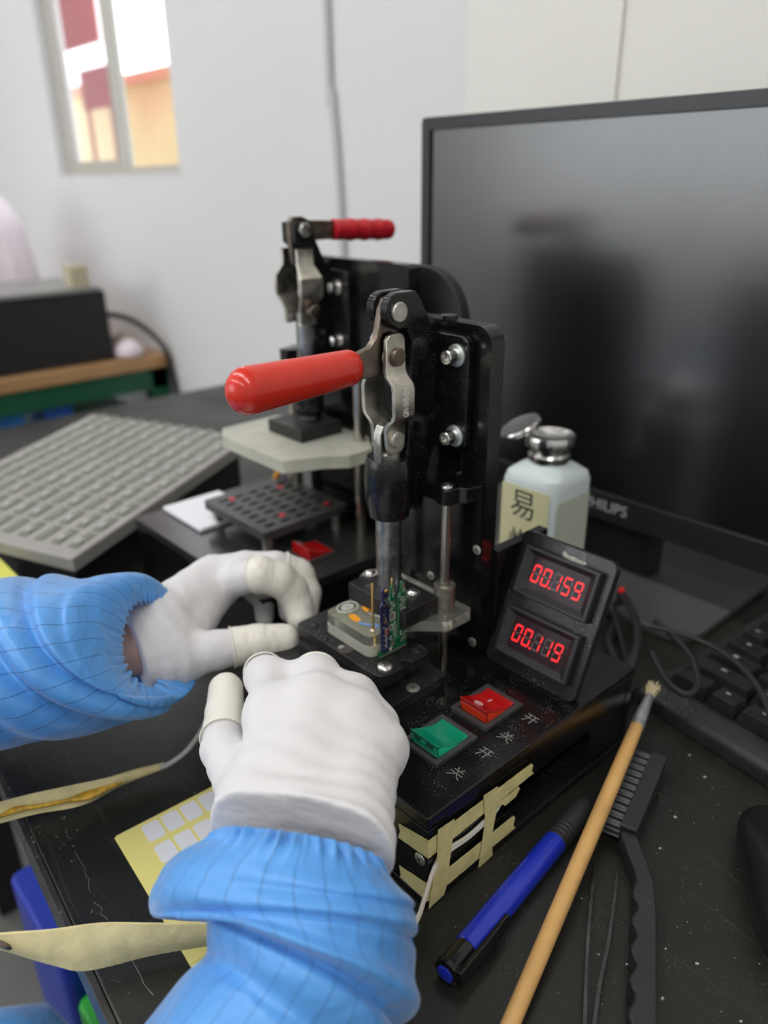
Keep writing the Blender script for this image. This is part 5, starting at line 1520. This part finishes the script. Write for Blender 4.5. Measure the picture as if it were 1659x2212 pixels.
def bounds(pts, pad):
    a = np.array(pts, float)
    return a.min(0) - pad, a.max(0) + pad

def finger_cot(hand, ch, k0, t0, parent, grow=0.55, rim=1.0, lim=24):
    """latex cot over chain ch from joint k0 (fraction t0 towards the next) to the tip"""
    (a, ra), (b, rb) = ch[k0], ch[k0 + 1]
    a, b = np.array(a, float), np.array(b, float)
    base = a + (b - a) * t0
    ax = (b - a) / np.linalg.norm(b - a)
    sub = [(base - ax * 0.01, ra + (rb - ra) * t0)] + [(np.array(p, float), r) for p, r in ch[k0 + 1:]]
    full = ch[k0:]
    def fn(P):
        d = hand.chain(P, full, grow)
        t = (P - base) @ ax
        w = 0.22 * np.sin(t * 1.7 + 2.0 * np.sin(P[..., 0] * 0.5) + 1.5 * np.sin(P[..., 2] * 0.6)) * np.clip(t / 4, 0, 1)
        near = np.linalg.norm(P - base, axis=-1)
        return smax(d + w * 0.5, np.where(near < lim, -t, -20), 0.4)
    lo, hi = bounds([p for p, r in sub], 13)
    o = soft(fn, lo, hi, 0.7, 'finger_cot', M_COT, parent, 2)
    if rim:
        r_ = (ra + (rb - ra) * min(t0, 1) + grow + 0.25) * rim
        x, y, _ = frame_from(ax)
        pts = [Vector(base) + (x * math.cos(t) + y * math.sin(t)) * r_ for t in np.linspace(0, 2 * math.pi, 28, endpoint=False)]
        MB().tube(pts, 0.42, 8, closed=True).build('rolled_rim', M_COT, o)
    return o

worker = thing('person', (-230, 120, -140), 'person in blue striped smock and white gloves working at the fixture', 'person')

# ---- right hand: back of the hand up, fingers curled down over the fixture's front edge
wl, wr_ = arr((-69.3, 16.2, 76.0), (-53.4, -12.9, 80.0))
iM, iP = arr((-31.0, 59.4, 84.0), (-13.5, 92.7, 77.0)); iD = iP + (8, 8, -13); iT = iD + (-4, 1, -10)
mM, mP = arr((-17.9, 48.1, 87.0), (0.6, 72.8, 79.0)); mD = mP + (8, 7, -13); mT = mD + (2, 1, -10)
rM, rP = arr((-10.4, 33.4, 84.0), (7.0, 53.9, 76.0)); rD = rP + (7, 6, -11); rT = rD + (2, 1, -8)
pM, pP = arr((-7.6, 20.8, 77.0), (7.9, 38.3, 70.0)); pD = pP + (6, 5, -8); pT = pD + (3, 3, -4)
tC, tM, tI, tT = arr((-57.7, 39.4, 72.0), (-48.7, 73.2, 68.0), (-34.2, 95.6, 66.0), (-24.8, 110.2, 66.0))
ch_i = [(iM, 9.6), (iP, 8.2), (iD, 7.2), (iT, 6.4)]
ch_m = [(mM, 10.0), (mP, 8.4), (mD, 7.4), (mT, 6.6)]
ch_r = [(rM, 9.6), (rP, 8.0), (rD, 7.0), (rT, 6.2)]
ch_p = [(pM, 8.8), (pP, 7.2), (pD, 6.4), (pT, 5.6)]
ch_t = [(tC, 11.0), (tM, 9.2), (tI, 7.8), (tT, 7.2)]
palm = [(wl, iM, 14.5, 9.8), (wr_, pM, 14.0, 9.4), (wl, mM, 14, 10.4), (wr_, rM, 13, 10.2), ((wl + wr_) / 2, mM, 15.0, 10), (wl, tC, 13, 11), (wl, wr_, 14.5, 14), (iP, mP, 7.0, 7.2), (mP, rP, 7.2, 6.8), (rP, pP, 6.8, 6.2), (iM, mM, 9, 9.4), (mM, rM, 9.4, 9), (rM, pM, 9, 8)]
back = (wl + wr_) / 2 * 2 - (iM + pM) / 2                     # continue the forearm beyond the cuff
palm.append(((wl + wr_) / 2, (wl + wr_) / 2 + ((wl + wr_) / 2 - mM) * 0.3, 18, 18))
cutL, cutR = arr((-76.3, 34.7, 70.0), (-43.5, -21.2, 76.0))
across = cutR - cutL
wd = np.cross(np.array((0, 0, 1.0)), across)
hand_r = Hand([ch_i, ch_m, ch_r, ch_p, ch_t], palm, (cutL + cutR) / 2, wd, 10.0, 9.0)
allp = [p for ch in (ch_i, ch_m, ch_r, ch_p, ch_t) for p, r in ch] + [wl, wr_, cutL, cutR]
lo, hi = bounds(allp, 18)
glove_r = soft(hand_r.glove, lo, hi, 0.9, 'glove', M_GLOVE, worker, 3)
glove_r['label'] = 'white cotton glove on the nearer hand, seen from the back'
finger_cot(hand_r, ch_i, 0, 1.17, glove_r, 2.1, 0.88, 80)
finger_cot(hand_r, ch_m, 0, 1.15, glove_r, 4.0, 0.86, 80)
finger_cot(hand_r, ch_t, 1, 0.30, glove_r, 0.9)

seam = catmull([(10.7, 33.1, 74.0), (8.4, 24.8, 72.0), (0.9, 15.6, 72.0), (-13.4, 5.4, 74.0), (-27.3, -3.2, 76.0), (-37.3, -9.5, 78.0), (-38.6, -13.9, 78.0), (-42.1, -19.6, 77.0)], 8)
MB().tube(seam, 1.1, 8).build('edge_seam', M_GLOVE, glove_r)

# ---- left hand: thumb and forefinger meeting in a ring
wt, wb = arr((-24.3, 184.4, 66.0), (-30.8, 170.6, 54.0))
iM, i2, iP, i3, iD, i4, iT = arr((23.9, 199.1, 66.0), (30.9, 184.4, 76.0), (36.8, 171.6, 81.0), (45.4, 166.0, 77.0), (51.2, 162.3, 69.0), (52.1, 157.9, 61.0), (49.7, 152.6, 55.0))
mM, m2, mP, m3, mD, mT = arr((25.9, 205.6, 72.0), (39.2, 191.4, 77.0), (52.0, 178.3, 78.0), (62.7, 171.9, 71.0), (62.0, 163.9, 62.0), (53.4, 155.0, 53.0))
rM, rP, rD, rT = arr((25.6, 214.8, 66.0), (54.3, 200.9, 66.0), (61.9, 183.0, 58.0), (57.5, 175.7, 46.0))
pM, pP, pD, pT = arr((22.8, 226.2, 58.0), (48.9, 214.9, 56.0), (54.7, 199.0, 46.0), (47.9, 188.6, 40.0))
tC, tM, tI, tT = arr((-21.9, 164.1, 56.0), (-6.2, 154.1, 58.0), (15.0, 144.7, 58.0), (28.0, 139.2, 56.0))
cl_i = [(iM, 10.6), (i2, 9.8), (iP, 9.2), (i3, 8.8), (iD, 8.2), (i4, 7.6), (iT, 6.8)]
cl_m = [(mM, 10.8), (m2, 9.8), (mP, 9.0), (m3, 8.6), (mD, 8.0), (mT, 6.8)]
cl_r = [(rM, 10.4), (rP, 8.2), (rD, 7.2), (rT, 6.2)]
cl_p = [(pM, 9.4), (pP, 7.4), (pD, 6.6), (pT, 5.6)]
cl_t = [(tC, 12.0), (tM, 10.6), (tI, 9.2), (tT, 8.6)]
palm = [(wt, iM, 16.0, 11.5), (wt, mM, 15, 11), (wt, rM, 14, 11), (wb, pM, 14, 10), (wb, tC, 16.5, 13), (wt, wb, 17.5, 17.5), (wt, tC, 14, 12), (tC, iM, 11, 9.5)]
mid_w = (wt + wb) / 2
palm.append((mid_w, mid_w + (mid_w - (iM + tM) / 2) * 0.5, 21, 21))
hand_l = Hand([cl_i, cl_m, cl_r, cl_p, cl_t], palm, arr((-37.8, 180.2, 60.0))[0], (iM + tM) / 2 - mid_w + np.array((6, -8, 0)), 8.0, 3.0)
allp = [p for ch in (cl_i, cl_m, cl_r, cl_p, cl_t) for p, r in ch] + [wt, wb, mid_w]
lo, hi = bounds(allp, 22)
glove_l = soft(hand_l.glove, lo, hi, 0.9, 'glove', M_GLOVE, worker, 3)
glove_l['label'] = 'white cotton glove on the farther hand, thumb meeting forefinger'
finger_cot(hand_l, cl_i, 1, 0.85, glove_l, 1.3)
finger_cot(hand_l, cl_m, 2, 0.25, glove_l, 1.2)
finger_cot(hand_l, cl_t, 1, 0.42, glove_l, 0.7)
# bare wrist between glove and cuff
MB().lathe(Vector((-45.9, 203.5, 52.0)), Vector((-29.2, 177.5, 60.0)) - Vector((-45.9, 203.5, 52.0)), [(0, 15.5), (20, 15), (34, 15.5)], 24).build('wrist', M_SKIN, worker)

# ---- sleeves: rings given by two silhouette points and the point nearest the viewer
def sleeve(name, rings, n_len, n_ang, gather, nstripe, folds, label):
    L_ = catmull([r[0] for r in rings], n_len); R_ = catmull([r[1] for r in rings], n_len); N_ = catmull([r[2] for r in rings], n_len)
    n_ = len(L_)
    vs = []; uv = []; fs = []
    for i in range(n_):
        s = i / n_len                                          # ring units from the cuff
        c = (L_[i] + R_[i]) / 2; a = (R_[i] - L_[i]) / 2; b_ = N_[i] - c
        ra = np.linalg.norm(a)
        for k in range(n_ang):
            t = 2 * math.pi * k / n_ang
            ct, st = math.cos(t), math.sin(t)
            d = a * ct + b_ * st * (1.0 if st > 0 else 0.8)
            dn = d / (np.linalg.norm(d) + 1e-9)
            off = 0.0
            g = gather * math.exp(-((s - 0.55) / 0.75) ** 2)
            q1 = math.sin(19 * t + 1.4 * math.sin(3 * t + 1)); q2 = math.sin(31 * t + 1.3 + 0.9 * math.sin(4 * t))
            off += g * (1.0 - 2.0 * abs(q1) ** 0.7 + 0.6 * q2)
            for (s0, t0, slope, wid, amp) in folds:           # each fold: a swell with a tuck behind it
                u = (s - s0) - slope * math.sin(t - t0)
                win = max(0.0, math.cos((t - t0) * 0.55)) ** 1.5
                off += amp * win * (0.8 * math.exp(-((u + wid) / (1.1 * wid)) ** 2) - 1.2 * math.exp(-((u - 0.3 * wid) / (0.55 * wid)) ** 2))
            off += 0.35 * math.sin(3 * t + 2.1 * s) + 0.3 * math.sin(5 * t - 1.7 * s + 1)
            p = c + d + dn * off
            vs.append(tuple(p)); uv.append((k / n_ang * nstripe, s * 0.12))
    for i in range(n_ - 1):
        for k in range(n_ang):
            k2 = (k + 1) % n_ang
            fs.append((i * n_ang + k, i * n_ang + k2, (i + 1) * n_ang + k2, (i + 1) * n_ang + k))
    me = bpy.data.meshes.new(name)
    og = ORIG[worker.name]
    me.from_pydata(((np.array(vs) - np.array(og)) * S).tolist(), [], fs)
    me.materials.append(M_SMOCK)
    lay = me.uv_layers.new(name='uv')
    for poly in me.polygons:
        us = [uv[me.loops[li].vertex_index][0] for li in poly.loop_indices]
        wrap = max(us) - min(us) > nstripe / 2
        for li in poly.loop_indices:
            q = uv[me.loops[li].vertex_index]
            lay.data[li].uv = (q[0] + (nstripe if wrap and q[0] < nstripe / 2 else 0), q[1])
    me.polygons.foreach_set('use_smooth', [True] * len(me.polygons))
    o = bpy.data.objects.new(name, me)
    link(o, worker, og)
    bm = bmesh.new(); bm.from_mesh(me); bmesh.ops.recalc_face_normals(bm, faces=bm.faces[:]); bm.to_mesh(me); bm.free()
    md = o.modifiers.new('cloth_thickness', 'SOLIDIFY'); md.thickness = 0.9 * S; md.offset = -1
    o['label'] = label
    return o

sleeve('sleeve', [
    ((-80.0, 22.5, 82.4), (-43.9, -19.7, 75.8), (-69.2, -13.7, 102.2)),
    ((-82.3, 23.4, 80.4), (-44.2, -22.8, 74.9), (-71.8, -17.1, 102.5)),
    ((-90.5, 28.6, 76.7), (-44.0, -27.1, 73.0), (-77.3, -21.5, 101.5)),
    ((-98.9, 31.9, 69.6), (-43.8, -31.9, 70.1), (-81.9, -26.4, 101.1)),
    ((-103.4, 33.2, 59.8), (-43.8, -34.5, 65.6), (-84.4, -29.7, 99.3)),
    ((-101.6, 28.1, 53.9), (-44.5, -36.3, 61.4), (-85.7, -32.6, 97.2)),
    ((-92.8, 17.8, 59.9), (-45.4, -38.0, 57.2), (-86.3, -36.1, 95.4)),
    ((-92.5, 11.5, 57.0), (-46.8, -39.6, 52.3), (-86.7, -39.1, 92.2)),
    ((-96.0, 9.3, 50.3), (-49.2, -41.5, 45.3), (-88.0, -41.9, 87.8)),
    ((-106.5, 12.6, 39.9), (-54.1, -44.4, 38.0), (-94.2, -42.4, 82.6)),
    ((-120.0, 15.3, 28.9), (-61.1, -45.2, 25.8), (-102.9, -43.1, 75.5)),
    ((-136.9, 18.6, 13.6), (-71.7, -45.4, 9.3), (-113.6, -42.4, 65.3)),
    ((-153.7, 23.1, -4.4), (-83.8, -45.0, -8.6), (-125.3, -40.4, 50.7))],
    10, 260, 2.1, 28, [(7.6, 1.5, -1.9, 0.55, 5.0), (9.6, 1.3, -1.7, 0.6, 2.6), (3.4, 1.0, -0.5, 0.5, 1.0), (5.4, 0.7, -0.9, 0.45, 1.6)],
    'blue striped sleeve with gathered cuff on the nearer arm')
sleeve('sleeve', [
    ((-29.9, 175.0, 89.3), (-44.3, 148.3, 56.8), (-55.7, 148.8, 85.1)),
    ((-28.5, 177.9, 96.3), (-41.2, 141.4, 54.6), (-61.1, 145.0, 90.3)),
    ((-29.4, 184.1, 100.7), (-39.4, 135.8, 52.8), (-70.3, 140.3, 98.2)),
    ((-36.2, 192.7, 99.8), (-47.5, 136.3, 51.3), (-83.0, 134.7, 104.2)),
    ((-49.2, 205.3, 96.4), (-68.2, 146.5, 47.1), (-93.7, 136.5, 105.9)),
    ((-62.7, 220.5, 96.8), (-91.0, 157.2, 45.3), (-105.2, 141.1, 106.2)),
    ((-79.4, 236.1, 92.7), (-112.6, 169.6, 43.5), (-119.2, 148.2, 106.9)),
    ((-104.3, 256.0, 88.6), (-137.8, 181.7, 40.4), (-138.4, 160.1, 107.7)),
    ((-140.1, 282.1, 78.3), (-171.2, 203.0, 30.6), (-168.2, 180.8, 102.4))],
    12, 260, 2.2, 27, [(3.5, 1.35, 1.5, 0.45, 4.5), (4.9, 1.4, 1.5, 0.5, 5.0), (2.4, 0.9, 0.9, 0.35, 1.8), (6.2, 1.5, 1.2, 0.5, 3.0)],
    'blue striped sleeve with elastic cuff on the farther arm')

# trouser leg and smock hem below the bench edge
def leg(a, b, ra, rb, name, label):
    a, b = Vector(a), Vector(b)
    mb = MB()
    prof = [((b - a).length * t, ra + (rb - ra) * t + 1.6 * math.sin(t * 17)) for t in np.linspace(0, 1, 26)]
    prof += [((b - a).length + rb * 0.55, rb * 0.75), ((b - a).length + rb * 0.8, rb * 0.2)]
    n_ = 48
    mb.lathe(a, b - a, prof, n_)
    mb.uv = [((i % n_) / n_ * 26, i // n_ * 0.02) for i in range(len(mb.v))]
    o = mb.build(name, M_SMOCK, worker, angle=180)
    if label: o['label'] = label
leg((-420, 230, -222), (-150, 205, -234), 78, 60, 'trouser_leg', 'blue striped trouser leg below the bench edge')
leg((-420, 70, -222), (-150, 50, -234), 78, 60, 'trouser_leg', None)


# ------------------------------------------------------------------ draped cover on the far table
def drape_fn(P):
    d = seg_d(P, (266, 1464, 60), (266, 1464, 190), 118, 102)
    d = smin(d, seg_d(P, (244, 1454, 40), (334, 1450, 40), 60, 52), 30)
    a = np.arctan2(P[..., 1] - 1464, P[..., 0] - 266)
    d = d + (4.0 * np.sin(a * 17) + 2.5 * np.sin(a * 29 + 1)) * np.clip((250 - P[..., 2]) / 120, 0, 1)
    return smax(d, 1.0 - P[..., 2], 2)
cv = soft(drape_fn, (114, 1314, -8), (414, 1614, 310), 6.0, 'draped_cover', M_PINKW, None, 2)
tag(cv, 'pinkish white cover draped over something behind the black case', 'cover')
